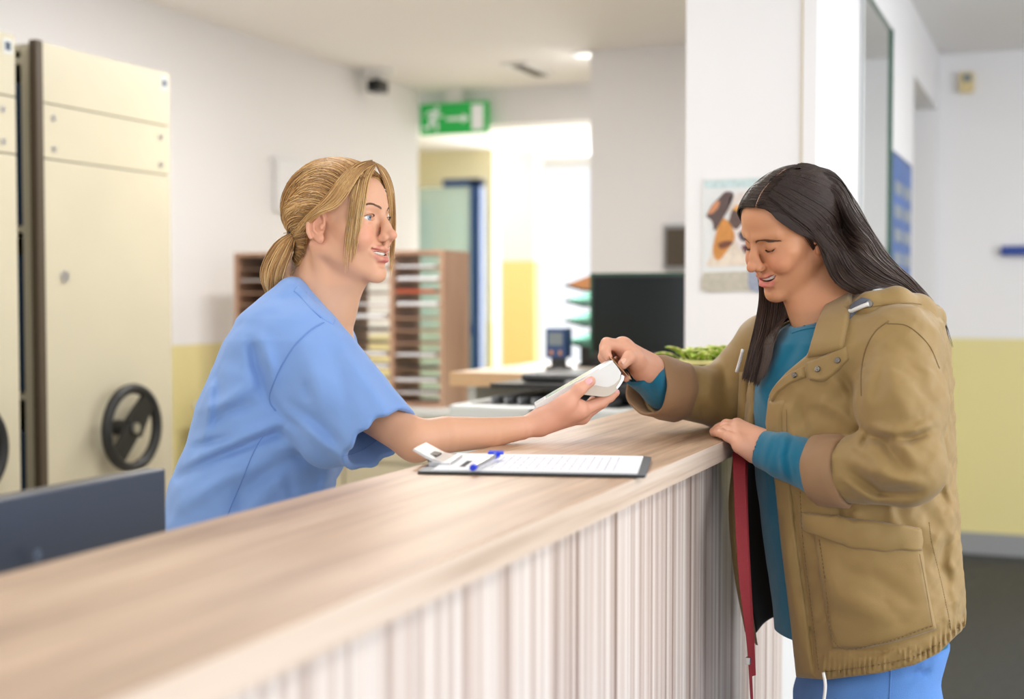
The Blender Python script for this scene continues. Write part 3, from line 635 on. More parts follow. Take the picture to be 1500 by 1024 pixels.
# printed lines run across the sheet's width
for k in range(17):
    a_ = 0.075+k*(Lx-0.11)/17; rk = random.Random(k)
    bm = bmesh.new(); b_ = 0.03
    while b_ < Ly-0.045:
        l_ = rk.uniform(0.008, 0.03); w_ = 0.0009
        prism(bm, [K(a_, b_, 0.0062), K(a_+w_, b_, 0.0062), K(a_+w_, min(b_+l_, Ly-0.03), 0.0062), K(a_, min(b_+l_, Ly-0.03), 0.0062)], up_*0.00015); b_ += l_+rk.uniform(0.004, 0.012)
    bm_obj('printed_line', bm, M['ink'], sh)
slab('printed_heading', 0.052, 0.060, 0.045, 0.115, 0.0062, 0.00635, M['inkdark'], sh)
cl = slab('clip_base', 0.004, 0.036, Ly/2-0.05, Ly/2+0.05, 0.0045, 0.010, M['steel'], cb)
bm = bmesh.new(); prism(bm, [K(0.036, Ly/2-0.045, 0.0075), K(0.010, Ly/2-0.045, 0.014), K(-0.022, Ly/2-0.030, 0.027), K(-0.024, Ly/2-0.030, 0.0245), K(0.008, Ly/2-0.045, 0.010), K(0.034, Ly/2-0.045, 0.0062)], ey*0.09); bm_obj('clip_lever', bm, M['steel'], cb)
bm = bmesh.new(); prism(bm, [K(-0.002, Ly/2-0.02, 0.0045), K(0.012, Ly/2-0.02, 0.0045), K(0.010, Ly/2-0.02, 0.016), K(-0.008, Ly/2-0.02, 0.020)], ey*0.04); bm_obj('clip_spring', bm, M['black'], cb)
p0, p1 = onz(693, 685, CT+0.011), onz(729, 666, CT+0.014)
ax = p1-p0; Lp = np.linalg.norm(ax); ax /= Lp
pn = thing('ballpoint_pen', tuple(p0), 'clear ballpoint pen with blue ends lying on the clipboard', 'pen')
bm = bmesh.new(); cyl(bm, p0+ax*0.006, p0+ax*(Lp-0.012), 0.0038, n=12); bm_obj('barrel', bm, M['penclear'], pn)
bm = bmesh.new(); cyl(bm, p0+ax*0.006, p0+ax*(Lp-0.012), 0.0016, n=8); bm_obj('ink_tube', bm, M['steel'], pn)
bm = bmesh.new(); cyl(bm, p0-ax*0.003, p0+ax*0.008, 0.0046, n=12); bm_obj('end_plug', bm, M['penblue'], pn)
bm = bmesh.new(); cyl(bm, p0+ax*(Lp-0.02), p0+ax*(Lp-0.003), 0.0046, 0.0052, n=12); bm_obj('cap_end', bm, M['penblue'], pn)
bm = bmesh.new(); s_ = np.cross(ax, up_); bx_ = p0+ax*(Lp-0.012); prism(bm, [bx_+s_*0.012+up_*0.002, bx_-s_*0.012+up_*0.002, bx_-s_*0.011+ax*0.006+up_*0.004, bx_+s_*0.011+ax*0.006+up_*0.004], up_*0.003); bm_obj('clip', bm, M['penblue'], pn)

# ---- red leash hanging down in front of the counter
def strap(P, hw, side, th=0.0016):
    P = np.asarray(P); V = []; Fc = []
    for p, wd, s in zip(P, hw, side):
        s = np.asarray(s)/np.linalg.norm(s); n = np.array((VH[0], VH[1], 0))*th
        V += [p-s*wd-n, p+s*wd-n, p+s*wd+n, p-s*wd+n]
    for i in range(len(P)-1):
        for k in range(4): Fc.append((4*i+k, 4*i+(k+1) % 4, 4*(i+1)+(k+1) % 4, 4*(i+1)+k))
    Fc += [(3, 2, 1, 0), tuple(4*(len(P)-1)+k for k in range(4))]
    return V, Fc
lp = spline(np.array([PW(*q) for q in ((1082, 662, 2.392), (1083, 700, 2.35), (1086, 780, 2.31), (1090, 850, 2.30), (1096, 930, 2.31), (1100, 1000, 2.32), (1102, 1060, 2.32), (1100, 1180, 2.32))]), 60)
tw = np.linspace(0, 1, 60); hw = np.interp(tw, [0, 0.35, 0.5, 0.6, 1.0], [0.011, 0.0098, 0.0075, 0.0060, 0.0055])
sd = [VR*math.cos(a_)+VH*math.sin(a_) for a_ in np.interp(tw, [0, 0.4, 0.55, 1], [0.1, 0.25, 0.9, 1.25])]
ls = thing('dog_leash', tuple(lp[-1]), 'red webbing dog leash hanging beside the open jacket', 'leash')
V, Fc = strap(lp, hw, sd); arr_obj('strap', V, Fc, M['red'], ls, smooth=False)
lp2 = spline(np.array([PW(*q) for q in ((1092, 665, 2.40), (1091, 720, 2.36), (1093, 790, 2.32), (1096, 850, 2.32), (1100, 920, 2.325), (1103, 990, 2.33))]), 40)
V, Fc = strap(lp2, [0.008]*40, [VR*0.7+VH*0.7]*40); arr_obj('strap_return', V, Fc, M['red'], ls, smooth=False)
bm = bmesh.new(); c = PW(1096, 968, 2.31); bx(bm, c-(0.004, 0.004, 0.006), c+(0.004, 0.004, 0.006), 0.001); bm_obj('clasp', bm, M['steel'], ls)

# ================================================================== implicit-surface modelling for the two people
# V-space: x right, y up, z away from the camera station (metres) - a plain rigid frame of the room
RV = np.stack([VR, VU, VH])
def V2W(P): return CAM + np.asarray(P, float) @ RV
def W2V(P): return (np.asarray(P, float)-CAM) @ RV.T
def V(u, v, d): return np.array([(u-750)/F*d, (512-v)/F*d, d])
def PX(p): return 750+F*p[:, 0]/p[:, 2], 512-F*p[:, 1]/p[:, 2]
def smin(a, b, k):
    if k <= 0: return np.minimum(a, b)
    h = np.clip(0.5+0.5*(b-a)/k, 0, 1); return b+(a-b)*h-k*h*(1-h)
def smax(a, b, k): return -smin(-a, -b, k)
def cone(p, a, b, ra, rb):
    a = np.asarray(a, np.float32); ba = np.asarray(b, np.float32)-a; q = p-a
    t = np.clip(q@ba/(ba@ba+1e-12), 0, 1); e = q-t[:, None]*ba
    return np.sqrt(np.einsum('ij,ij->i', e, e))-(ra+(rb-ra)*t)
def ball(p, c, r): q = p-np.asarray(c, np.float32); return np.sqrt(np.einsum('ij,ij->i', q, q))-r
def ell(p, c, rad, A=None):
    q = p-np.asarray(c, np.float32)
    if A is not None: q = q@np.asarray(A, np.float32).T
    rad = np.asarray(rad, np.float32); a = q/rad; b = a/rad
    k0 = np.sqrt(np.einsum('ij,ij->i', a, a)); k1 = np.sqrt(np.einsum('ij,ij->i', b, b))+1e-9
    return k0*(k0-1)/k1
def chain(p, pts, rads, k=0.0):
    d = None
    for i in range(len(pts)-1):
        e = cone(p, pts[i], pts[i+1], rads[i], rads[i+1]); d = e if d is None else smin(d, e, k)
    return d
def rotm(axis, deg): return np.array(Matrix.Rotation(math.radians(deg), 3, Vector(axis)))
def mesh_sdf(f, lo, hi, h, proj=True):
    lo, hi = np.asarray(lo, float), np.asarray(hi, float); C = 4
    nb = np.maximum(1, np.ceil((hi-lo)/(h*C)).astype(int)); n = nb*C+1
    ax = [lo[i]+h*C*(np.arange(nb[i])+0.5) for i in range(3)]
    g = np.stack(np.meshgrid(*ax, indexing='ij'), -1).reshape(-1, 3).astype(np.float32)
    dc = f(g); near = (np.abs(dc) < h*C*1.55).reshape(nb)
    full = np.repeat(np.repeat(np.repeat(dc.reshape(nb), C, 0), C, 1), C, 2).astype(np.float32)
    full = np.pad(full, ((0, 1), (0, 1), (0, 1)), mode='edge')
    mk = np.repeat(np.repeat(np.repeat(near, C, 0), C, 1), C, 2); mk = np.pad(mk, ((0, 1),)*3, mode='constant')
    m2 = mk.copy()
    for s in ((1, 0, 0), (0, 1, 0), (0, 0, 1)):
        r = np.roll(m2, 1, axis=s.index(1)); idx = [slice(None)]*3; idx[s.index(1)] = 0; r[tuple(idx)] = False; m2 |= r
    I = np.argwhere(m2)
    for s in range(0, len(I), 400000):
        J = I[s:s+400000]; full[J[:, 0], J[:, 1], J[:, 2]] = f((lo+J*h).astype(np.float32))
    ins = full < 0
    cs = np.zeros(tuple(n-1), np.int8)
    for a in (0, 1):
        for b in (0, 1):
            for c in (0, 1): cs += ins[a:n[0]-1+a, b:n[1]-1+b, c:n[2]-1+c]
    act = (cs > 0) & (cs < 8); cells = np.argwhere(act); ids = -np.ones(tuple(n-1), np.int64); ids[act] = np.arange(len(cells))
    corner = [(a, b, c) for a in (0, 1) for b in (0, 1) for c in (0, 1)]
    dv = [full[cells[:, 0]+a, cells[:, 1]+b, cells[:, 2]+c] for a, b, c in corner]
    acc = np.zeros((len(cells), 3)); cnt = np.zeros(len(cells))
    for i in range(8):
        for j in range(i+1, 8):
            df = np.abs(np.subtract(corner[i], corner[j]))
            if df.sum() != 1: continue
            d0, d1 = dv[i], dv[j]; m = (d0 < 0) != (d1 < 0); t = d0[m]/(d0[m]-d1[m])
            acc[m] += np.array(corner[i])+t[:, None]*(np.array(corner[j])-np.array(corner[i])); cnt[m] += 1
    Vt = lo+(cells+acc/cnt[:, None])*h
    Fs = []
    for axis in range(3):
        o1, o2 = (axis+1) % 3, (axis+2) % 3
        sl0 = [slice(None)]*3; sl1 = [slice(None)]*3; sl0[axis] = slice(0, n[axis]-1); sl1[axis] = slice(1, n[axis])
        for s in (sl0, sl1): s[o1] = slice(1, n[o1]-1); s[o2] = slice(1, n[o2]-1)
        A, B = ins[tuple(sl0)], ins[tuple(sl1)]; E = np.argwhere(A != B)
        if not len(E): continue
        flip = A[E[:, 0], E[:, 1], E[:, 2]]
        base = E.copy(); base[:, o1] += 1; base[:, o2] += 1
        def cid(da, db):
            c = base.copy(); c[:, o1] -= da; c[:, o2] -= db; return ids[c[:, 0], c[:, 1], c[:, 2]]
        q = np.stack([cid(1, 1), cid(0, 1), cid(0, 0), cid(1, 0)], 1)
        q[~flip] = q[~flip][:, ::-1]; Fs.append(q)
    Fa = np.vstack(Fs)
    if proj:
        e = h*0.5
        for _ in range(2):
            p = Vt.astype(np.float32); d = f(p); gr = np.stack([f(p+np.eye(3, dtype=np.float32)[k]*e)-f(p-np.eye(3, dtype=np.float32)[k]*e) for k in range(3)], 1)/(2*e)
            g2 = (gr*gr).sum(1)+1e-6; st = np.clip((d/np.maximum(g2, 0.25)), -0.45*h, 0.45*h); Vt = Vt-gr*st[:, None]*0.8
    return Vt, Fa
def merge(parts):
    Vs, Fs, o = [], [], 0
    for v, f in parts: Vs.append(v); Fs.append(f+o); o += len(v)
    return np.vstack(Vs), np.vstack(Fs)
def v_obj(name, Vt, Fa, m, parent, cols=None, smooth=True):
    """mesh given in V-space (left-handed -> faces turned)"""
    me = bpy.data.meshes.new(name); W = V2W(Vt)
    Fa = np.asarray(Fa)[:, ::-1]
    me.vertices.add(len(W)); me.vertices.foreach_set('co', W.astype(np.float32).ravel())
    nf, k = Fa.shape; me.loops.add(nf*k); me.loops.foreach_set('vertex_index', Fa.astype(np.int32).ravel())
    me.polygons.add(nf); me.polygons.foreach_set('loop_start', (np.arange(nf)*k).astype(np.int32)); me.polygons.foreach_set('loop_total', np.full(nf, k, np.int32))
    me.update(calc_edges=True); me.validate()
    if cols is not None and len(me.vertices) == len(W): set_col(me, cols)
    return link(name, me, m, parent, smooth=smooth)
def march(f, uv, d0, d1, iters=70):
    """first surface met along the sight lines uv (n,2), between depths d0 and d1; returns V-space points, hit mask"""
    uv = np.asarray(uv, float); dr = np.stack([(uv[:, 0]-750)/F, (512-uv[:, 1])/F, np.ones(len(uv))], 1); L = np.linalg.norm(dr, axis=1)
    t = np.full(len(uv), d0)
    for _ in range(iters):
        d = f((dr*t[:, None]).astype(np.float32)); t = np.clip(t+np.clip(d, -0.01, 0.04)*0.7/L, d0*0.98, d1)
    return dr*t[:, None], t < d1-1e-3
def grad(f, p, e=0.003):
    p = p.astype(np.float32); I3 = np.eye(3, dtype=np.float32)*e
    g = np.stack([f(p+I3[k])-f(p-I3[k]) for k in range(3)], 1); return g/(np.linalg.norm(g, axis=1)[:, None]+1e-9)
def fill_hits(P, hit, shape):
    """sight lines that missed take the depth of the nearest row/column hit"""
    P = P.reshape(shape+(3,)); hit = hit.reshape(shape)
    for i in range(shape[0]):
        if hit[i].any():
            j = np.arange(shape[1]); hj = j[hit[i]]
            P[i, :, 2][~hit[i]] = 0
            z = np.interp(j, hj, P[i, hj, 2]); s = z/np.where(P[i, :, 2] == 0, 1, P[i, :, 2])
            for jj in j[~hit[i]]:
                P[i, jj] = np.array([P[i, jj, 0], P[i, jj, 1], 1.0]) if False else P[i, jj]
                P[i, jj, 2] = z[jj]
    return P
def drape(name, f, rows, m, parent, d0, d1, lift=0.003, th=0.003, n=24, mm=24, bulge=0.0):
    """cloth patch following surface f; rows: outline rows in picture coordinates (list of polylines)"""
    R = np.stack([spline(np.array(r, float), mm) for r in rows]); G = np.stack([spline(R[:, j], n) for j in range(mm)], 1)
    uv = G.reshape(-1, 2); P, hit = march(f, uv, d0, d1)
    z = P[:, 2].reshape(n, mm); hm = hit.reshape(n, mm); med = np.median(z[hm]) if hm.any() else d0
    for i in range(n):
        if hm[i].any(): j = np.arange(mm); z[i] = np.interp(j, j[hm[i]], z[i][hm[i]])
        else: z[i] = med
    for _ in range(3):
        zz = np.pad(z, 1, mode='edge'); z = 0.4*z+0.15*(zz[:-2, 1:-1]+zz[2:, 1:-1]+zz[1:-1, :-2]+zz[1:-1, 2:])
    zf = z.ravel(); P = np.stack([(uv[:, 0]-750)/F*zf, (512-uv[:, 1])/F*zf, zf], 1)
    N = grad(f, P); s, t = np.meshgrid(np.linspace(0, 1, n), np.linspace(0, 1, mm), indexing='ij')
    edge = np.minimum(np.minimum(s, 1-s), np.minimum(t, 1-t)).ravel()
    rnd_ = np.clip(edge*14, 0, 1)**0.5; b = bulge*np.sin(np.pi*s).ravel()*np.sin(np.pi*t).ravel()
    T = P+N*(lift+th*rnd_+b)[:, None]; B = P-N*0.004
    k = n*mm; Fc = []
    for i in range(n-1):
        for j in range(mm-1):
            a = i*mm+j; Fc.append((a, a+1, a+mm+1, a+mm)); Fc.append((k+a, k+a+mm, k+a+mm+1, k+a+1))
    rim = [j for j in range(mm)]+[i*mm+mm-1 for i in range(1, n)]+[(n-1)*mm+j for j in range(mm-2, -1, -1)]+[i*mm for i in range(n-2, 0, -1)]
    for a, b_ in zip(rim, rim[1:]+rim[:1]): Fc.append((b_, a, k+a, k+b_))
    o = v_obj(name, np.vstack([T, B]), np.array(Fc), m, parent)
    bm = bmesh.new(); bm.from_mesh(o.data); bmesh.ops.recalc_face_normals(bm, faces=bm.faces); bm.to_mesh(o.data); bm.free()
    return o
def seam(name, f, uv, m, parent, d0, d1, r=0.0012, lift=0.0, n=50, dash=False):
    uv = spline(np.array(uv, float), n); P, hit = march(f, uv, d0, d1); P = P[hit]
    if len(P) < 3: return None
    N = grad(f, P); P = P+N*lift
    if not dash: Vt, Fc = tube_arr(V2W(P), r, 5); return arr_obj(name, Vt, Fc, m, parent)
    Vs, Fs = [], []; o = 0
    for i in range(0, len(P)-2, 3):
        a, b = tube_arr(V2W(P[i:i+3]), r, 4); Vs.append(a); Fs += [tuple(x+o for x in q) for q in b]; o += len(a)
    return arr_obj(name, np.vstack(Vs), Fs, m, parent)
def vnoise(p, s, seed=0):
    """cheap smooth noise from warped sines"""
    x, y, z = p[:, 0]*s, p[:, 1]*s, p[:, 2]*s
    a = np.sin(x*1.0+1.7*np.sin(y*0.8+seed)+0.6*z)+np.sin(y*1.13+1.3*np.sin(z*0.9+seed*2.1)-0.7*x)+np.sin(z*0.93+1.5*np.sin(x*0.7+seed*0.7)+0.5*y)
    return a/3
def folds(p, L):
    """ridges (+) and creases (-) along polylines in (u,v); returns outward displacement"""
    u, v = PX(p); d = np.zeros(len(p), np.float32)
    for pts, amp, wd in L:
        pts = np.array(pts, float); best = np.full(len(p), 1e9); bt = np.zeros(len(p)); n = len(pts)-1
        if pts.shape[1] == 2: pass
        lo, hi = pts.min(0)-4*wd, pts.max(0)+4*wd
        m = (u > lo[0]) & (u < hi[0]) & (v > lo[1]) & (v < hi[1])
        if not m.any(): continue
        uu, vv = u[m], v[m]; bb = np.full(m.sum(), 1e9); tt = np.zeros(m.sum())
        for i in range(n):
            a, b = pts[i], pts[i+1]; ab = b-a; t = np.clip(((uu-a[0])*ab[0]+(vv-a[1])*ab[1])/(ab@ab), 0, 1)
            q = (uu-a[0]-t*ab[0])**2+(vv-a[1]-t*ab[1])**2; c = q < bb; bb = np.where(c, q, bb); tt = np.where(c, (i+t)/n, tt)
        d[m] += amp*np.exp(-bb/wd**2)*np.sin(np.pi*np.clip(tt*0.9+0.05, 0, 1))**0.7
    return d
def rowloft(p, rows, zc, zb, ex=2.4, shear=0.0):
    """torso-like solid: rows of (v, u_left, u_right); zc, zb: depth centre and half depth per row; superellipse sections"""
    rows = np.array(rows, float); zc = np.broadcast_to(np.asarray(zc, float), len(rows)); zb = np.broadcast_to(np.asarray(zb, float), len(rows))
    y = (512-rows[:, 0])/F*zc; xl = (rows[:, 1]-750)/F*zc; xr = (rows[:, 2]-750)/F*zc
    o = np.argsort(y); yy = p[:, 1]
    f = lambda a: np.interp(yy, y[o], a[o])
    cx, a, c, b = f((xl+xr)/2), f((xr-xl)/2), f(zc), f(zb)
    if shear: c = c+shear*(cx-p[:, 0])
    X, Z = np.abs(p[:, 0]-cx)/a, np.abs(p[:, 2]-c)/b
    k = (X**ex+Z**ex+1e-9)**(1/ex); d = (k-1)*np.minimum(a, b)*0.9
    d = np.where(k > 1, d, d)
    top, bot = y.max(), y.min()
    return smax(smax(d, yy-top, 0.02), bot-yy, 0.004)

# ------------------------------------------------------------------ head
class Head:
    """o: V-space centre; axes ex (towards the camera side), ey (forward), ez (up); s: scale"""
    def __init__(self, o, yaw, pitch, roll, facing, s, **kw):
        th = math.radians(yaw); ey = np.array([facing*math.cos(th), 0, -math.sin(th)]); ex = np.array([-facing*math.sin(th), 0, -math.cos(th)]); ez = np.array([0, 1.0, 0])
        c, n = math.cos(math.radians(pitch)), math.sin(math.radians(pitch)); ey, ez = c*ey-n*ez, c*ez+n*ey
        c, n = math.cos(math.radians(roll)), math.sin(math.radians(roll)); ex, ez = c*ex-n*ez, c*ez+n*ex
        self.o, self.A, self.s, self.k = np.asarray(o, float), np.stack([ex, ey, ez]), s, dict(dict(aper=0.0050, az=0.0005, mouth=0.0055, nose=0.0, cheek=0.0, chin=0.0, wide=0.0, fore=0.0, ear=0.0, lip=1.0, fold=0.007), **kw)
    def L(self, p): return ((p-self.o)@self.A.T/self.s).astype(np.float32)       # V -> head
    def G(self, q): return self.o+(np.asarray(q, float)*self.s)@self.A            # head -> V
    def skull(self, p):
        q = self.L(p); return self.s*self._skull(q)
    def _skull(self, q):
        d = ell(q, (0, -0.018, 0.030), (0.073+self.k['wide'], 0.090, 0.077)); return smin(d, ell(q, (0, 0.018+self.k['fore'], 0.034), (0.063+self.k['wide'], 0.062, 0.058)), 0.02)
    def rough(self, p):
        q = self.L(p); q = np.stack([np.abs(q[:, 0]), q[:, 1], q[:, 2]], 1); d = smin(self._skull(q), ell(q, (0, 0.032, -0.030), (0.060+self.k['wide'], 0.054, 0.076)), 0.02)
        return self.s*smin(d, cone(q, (0.049, -0.004, -0.050), (0.010, 0.066, -0.097), 0.020, 0.016), 0.02)
    UL = ([(0, 0.0890, -0.0545), (0.010, 0.0872, -0.0532), (0.0215, 0.0780, -0.0522), (0.0310, 0.0670, -0.0475)], [0.0046, 0.0046, 0.0037, 0.0016])
    LL = ([(0, 0.0862, -0.0735), (0.011, 0.0840, -0.0720), (0.0225, 0.0755, -0.0628), (0.0308, 0.0665, -0.0490)], [0.0062, 0.0058, 0.0042, 0.0016])
    def face(self, p):
        q = self.L(p); s = np.abs(q[:, 0]); k = self.k; q = np.stack([s, q[:, 1], q[:, 2]], 1); wd = k['wide']
        d = self._skull(q)
        d = smin(d, ell(q, (0, 0.030, -0.030), (0.056+wd, 0.050, 0.074)), 0.022)
        d = smin(d, cone(q, (0.049+wd, -0.004, -0.050), (0.010, 0.066, -0.097), 0.018, 0.013), 0.022)
        d = smin(d, ell(q, (0, 0.073, -0.097), (0.018, 0.0135+k['chin'], 0.0145)), 0.014)
        d = smin(d, ell(q, (0.041+wd, 0.046, -0.018), (0.021, 0.022, 0.018)), 0.02)
        d = smin(d, ell(q, (0.034+wd, 0.0585+k['cheek'], -0.034), (0.0205, 0.0185, 0.0195)), 0.014)
        d = smin(d, ell(q, (0, 0.066, -0.062), (0.027, 0.0205, 0.026)), 0.016)
        d = smin(d, cone(q, (0.010, 0.0795, 0.019), (0.046, 0.063, 0.021), 0.0075, 0.006), 0.014)
        # eye sockets
        d = smax(d, -ell(q, (0.029, 0.0905, 0.004), (0.019, 0.0125, 0.0105)), 0.011)
        # nose
        n = k['nose']
        d = smin(d, cone(q, (0, 0.0780, 0.016), (0, 0.1035+n, -0.026), 0.0062, 0.0078), 0.008)
        d = smin(d, ell(q, (0, 0.1065+n, -0.0300), (0.0092, 0.0096, 0.0084)), 0.006)
        d = smin(d, cone(q, (0.004, 0.094+n*0.7, -0.014), (0.0105, 0.0925+n*0.6, -0.0335), 0.0050, 0.0052), 0.008)
        d = smin(d, ell(q, (0.0112, 0.0935+n*0.6, -0.0348), (0.0054, 0.0092, 0.0062)), 0.005)
        d = smax(d, -ell(q, (0.0058, 0.1010+n, -0.0425), (0.0036, 0.0055, 0.0035)), 0.003)
        d = smin(d, cone(q, (0, 0.094, -0.040), (0, 0.090, -0.050), 0.0035, 0.004), 0.006)
        # smile fold
        d = smax(d, -chain(q, [(0.0175, 0.0925, -0.036), (0.0285, 0.0850, -0.046), (0.0375, 0.0750, -0.060)], [0.0018, 0.0016, 0.0010]), k['fold'])
        # lips
        ul = chain(q, self.UL[0], np.array(self.UL[1])*k['lip'], 0.004); ll = chain(q, self.LL[0], np.array(self.LL[1])*k['lip'], 0.004)
        d = smin(smin(d, ul, 0.004), ll, 0.004)
        d = smax(d, -ell(q, (0, 0.086, -0.0815), (0.016, 0.006, 0.004)), 0.007)
        m = k['mouth']
        mo = chain(q, [(0, 0.094, -0.0635), (0.012, 0.091, -0.0620), (0.0215, 0.0810, -0.0572), (0.0280, 0.0720, -0.0508)], [m, m*0.94, m*0.66, m*0.25], 0.002)
        mo = np.minimum(mo, ell(q, (0, 0.074, -0.062), (0.023, 0.014, m)))
        d = smax(d, -mo, 0.0015)
        # lids
        d = smin(d, ball(q, (0.0305, 0.0640, 0.001), 0.0142), 0.006)
        if k['aper'] > 0:
            ap = ell(q, (0.0300, 0.0800, k['az']), (0.0150, 0.0135, k['aper'])); d = smax(d, -ap, 0.0012)
            d = smin(d, chain(q, [(0.0170, 0.0730, -0.0005), (0.0240, 0.0785, 0.0052+k['az']), (0.0330, 0.0785, 0.0062+k['az']), (0.0440, 0.0700, 0.0010)], [0.0010, 0.0013, 0.0013, 0.0010], 0.001), 0.002)
        else:
            d = smax(d, -chain(q, [(0.0195, 0.0745, -0.0035), (0.0260, 0.0770, -0.0055), (0.0350, 0.0760, -0.0052), (0.0420, 0.0720, -0.0028)], [0.0008]*4), 0.0016)
        # ears
        E = rotm((0, 0, 1), 22) @ rotm((1, 0, 0), -10)
        ec = np.array((0.0735+wd+k['ear'], -0.006, -0.012)); ea = np.stack([E[:, 0], E[:, 1], E[:, 2]])
        e = ell(q, ec-(0.001, 0, 0), (0.0046, 0.0155, 0.0255), ea); e = smin(e, ell(q, ec+(0.0, 0.006, -0.0235), (0.0048, 0.0080, 0.0090)), 0.006)
        e = smax(e, -ell(q, ec+(0.0060, 0.0040, -0.002), (0.0062, 0.0080, 0.0125), ea), 0.003)
        loop = [ec+(np.array((0.0022-0.003*math.cos(t)*0.0, 0.0145*math.cos(t), 0.0255*math.sin(t)))@ea)+(0.0015, 0, 0) for t in np.radians([5, 35, 65, 95, 125, 155, 185, 215, 245])]
        e = smin(e, chain(q, loop, [0.0022, 0.0030, 0.0034, 0.0036, 0.0036, 0.0035, 0.0034, 0.0034, 0.0034]), 0.0025)
        e = smin(e, chain(q, [ec+(np.array((0.0030, a_, b_))@ea) for a_, b_ in ((0.002, 0.016), (-0.0055, 0.004), (-0.003, -0.010), (0.004, -0.0145))], [0.0020, 0.0024, 0.0024, 0.0020]), 0.002)
        e = smin(e, ell(q, ec+(0.001, 0.0110, -0.004), (0.0040, 0.0034, 0.0058)), 0.003)
        d = smin(d, e, 0.004)
        return d*self.s
    def colours(self, P, base, lip, blush, brow=None):
        q = self.L(P.astype(np.float32)); s = np.abs(q[:, 0]); qq = np.stack([s, q[:, 1], q[:, 2]], 1).astype(np.float32)
        ul = chain(qq, self.UL[0], np.array(self.UL[1])*1.08*self.k['lip']); ll = chain(qq, self.LL[0], np.array(self.LL[1])*1.12*self.k['lip'])
        w = np.clip(0.5-np.minimum(ul, ll)/0.0022, 0, 1)[:, None]*(q[:, 1] > 0.06)[:, None]
        c = np.tile(np.array(base[:3]), (len(P), 1))
        b = np.exp(-(((s-0.040)/0.020)**2+((q[:, 2]+0.030)/0.022)**2))*(q[:, 1] > 0.02)+0.8*np.exp(-((s/0.012)**2+((q[:, 2]+0.030)/0.014)**2+((q[:, 1]-0.11)/0.015)**2))
        ear = np.exp(-(((s-0.076)/0.012)**2))*(np.abs(q[:, 1]+0.012) < 0.03)*(np.abs(q[:, 2]+0.012) < 0.045)
        b = np.clip(b+0.7*ear, 0, 1)[:, None]*0.55
        c = c*(1-b)+np.array(blush[:3])*b; c = c*(1-w)+np.array(lip[:3])*w
        inside = (ell(qq, (0, 0.072, -0.062), (0.024, 0.0165, 0.0075)) < 0)[:, None]&(q[:, 1] < 0.0845)[:, None]&(w < 0.5)
        c = np.where(inside, np.array((0.10, 0.025, 0.025)), c)
        return c
def strands(paths, rads, n=3):
    """paths (k,m,3) -> thin tubes; vectorised; returns V,F (quads)"""
    P = np.asarray(paths); k, m, _ = P.shape; T = np.gradient(P, axis=1); T /= np.linalg.norm(T, axis=2)[..., None]+1e-12
    ref = np.array([0.3, 0.25, -1.0]); A = np.cross(T, ref); A /= np.linalg.norm(A, axis=2)[..., None]+1e-9; B = np.cross(T, A)
    R = np.asarray(rads)[..., None]*np.ones((k, m, 1)) if np.ndim(rads) < 2 else np.asarray(rads)[..., None]
    ring = [P+R*(math.cos(2*math.pi*j/n)*A+math.sin(2*math.pi*j/n)*B) for j in range(n)]
    Vt = np.stack(ring, 2).reshape(-1, 3); i = np.arange(m-1); j = np.arange(n)
    I, J = np.meshgrid(i, j, indexing='ij'); q = np.stack([I*n+J, I*n+(J+1) % n, (I+1)*n+(J+1) % n, (I+1)*n+J], -1).reshape(-1, 4)
    Fa = (q[None]+(np.arange(k)*m*n)[:, None, None]).reshape(-1, 4)
    return Vt, Fa
def sheet(guides, k, m, jit, seed=0, cut=None):
    """k strands of m points interpolated between guide curves (V-space), with jitter"""
    rg = np.random.RandomState(seed); G = np.stack([spline(np.array(g, float), m) for g in guides])
    s = np.sort(rg.rand(k))*(len(guides)-1); out = np.empty((k, m, 3))
    for j in range(m): 
        D_ = spline(G[:, j], 60*(len(guides)-1)+1) if len(guides) > 2 else G[0, j]+(G[1, j]-G[0, j])*np.linspace(0, 1, 61)[:, None]
        x = s/(len(guides)-1)*(len(D_)-1); i = np.clip(x.astype(int), 0, len(D_)-2); t = (x-i)[:, None]; out[:, j] = D_[i]*(1-t)+D_[i+1]*t
    t = np.linspace(0, 1, m)
    ph = rg.rand(k, 1)*6.28; fr = rg.uniform(0.6, 2.2, (k, 1))
    for a in range(3): out[:, :, a] += jit*(rg.randn(k, 1)*(0.35+0.65*t)+0.5*np.sin(ph+a*2+fr*t*4))
    if cut is not None:
        fL = cut[0]+(cut[1]-cut[0])*rg.rand(k)**cut[2]; x = t[None]*fL[:, None]*(m-1); i = np.clip(x.astype(int), 0, m-2); w_ = (x-i)[..., None]; ar = np.arange(k)[:, None]; out = out[ar, i]*(1-w_)+out[ar, i+1]*w_
    return out
def push_out(P, f, off):
    sh = P.shape; p = P.reshape(-1, 3)
    for _ in range(3):
        d = f(p.astype(np.float32)); m = d < off
        if not m.any(): break
        g = grad(f, p[m]); p[m] += g*(off-d[m])[:, None]
    return p.reshape(sh)
def sheet_solid(guides, m, n, th=0.004):
    """closed slab behind the strands"""
    G = np.stack([spline(np.array(g, float), m) for g in guides]); S_ = np.stack([spline(G[:, j], n) for j in range(m)], 1)   # n,m,3
    return S_
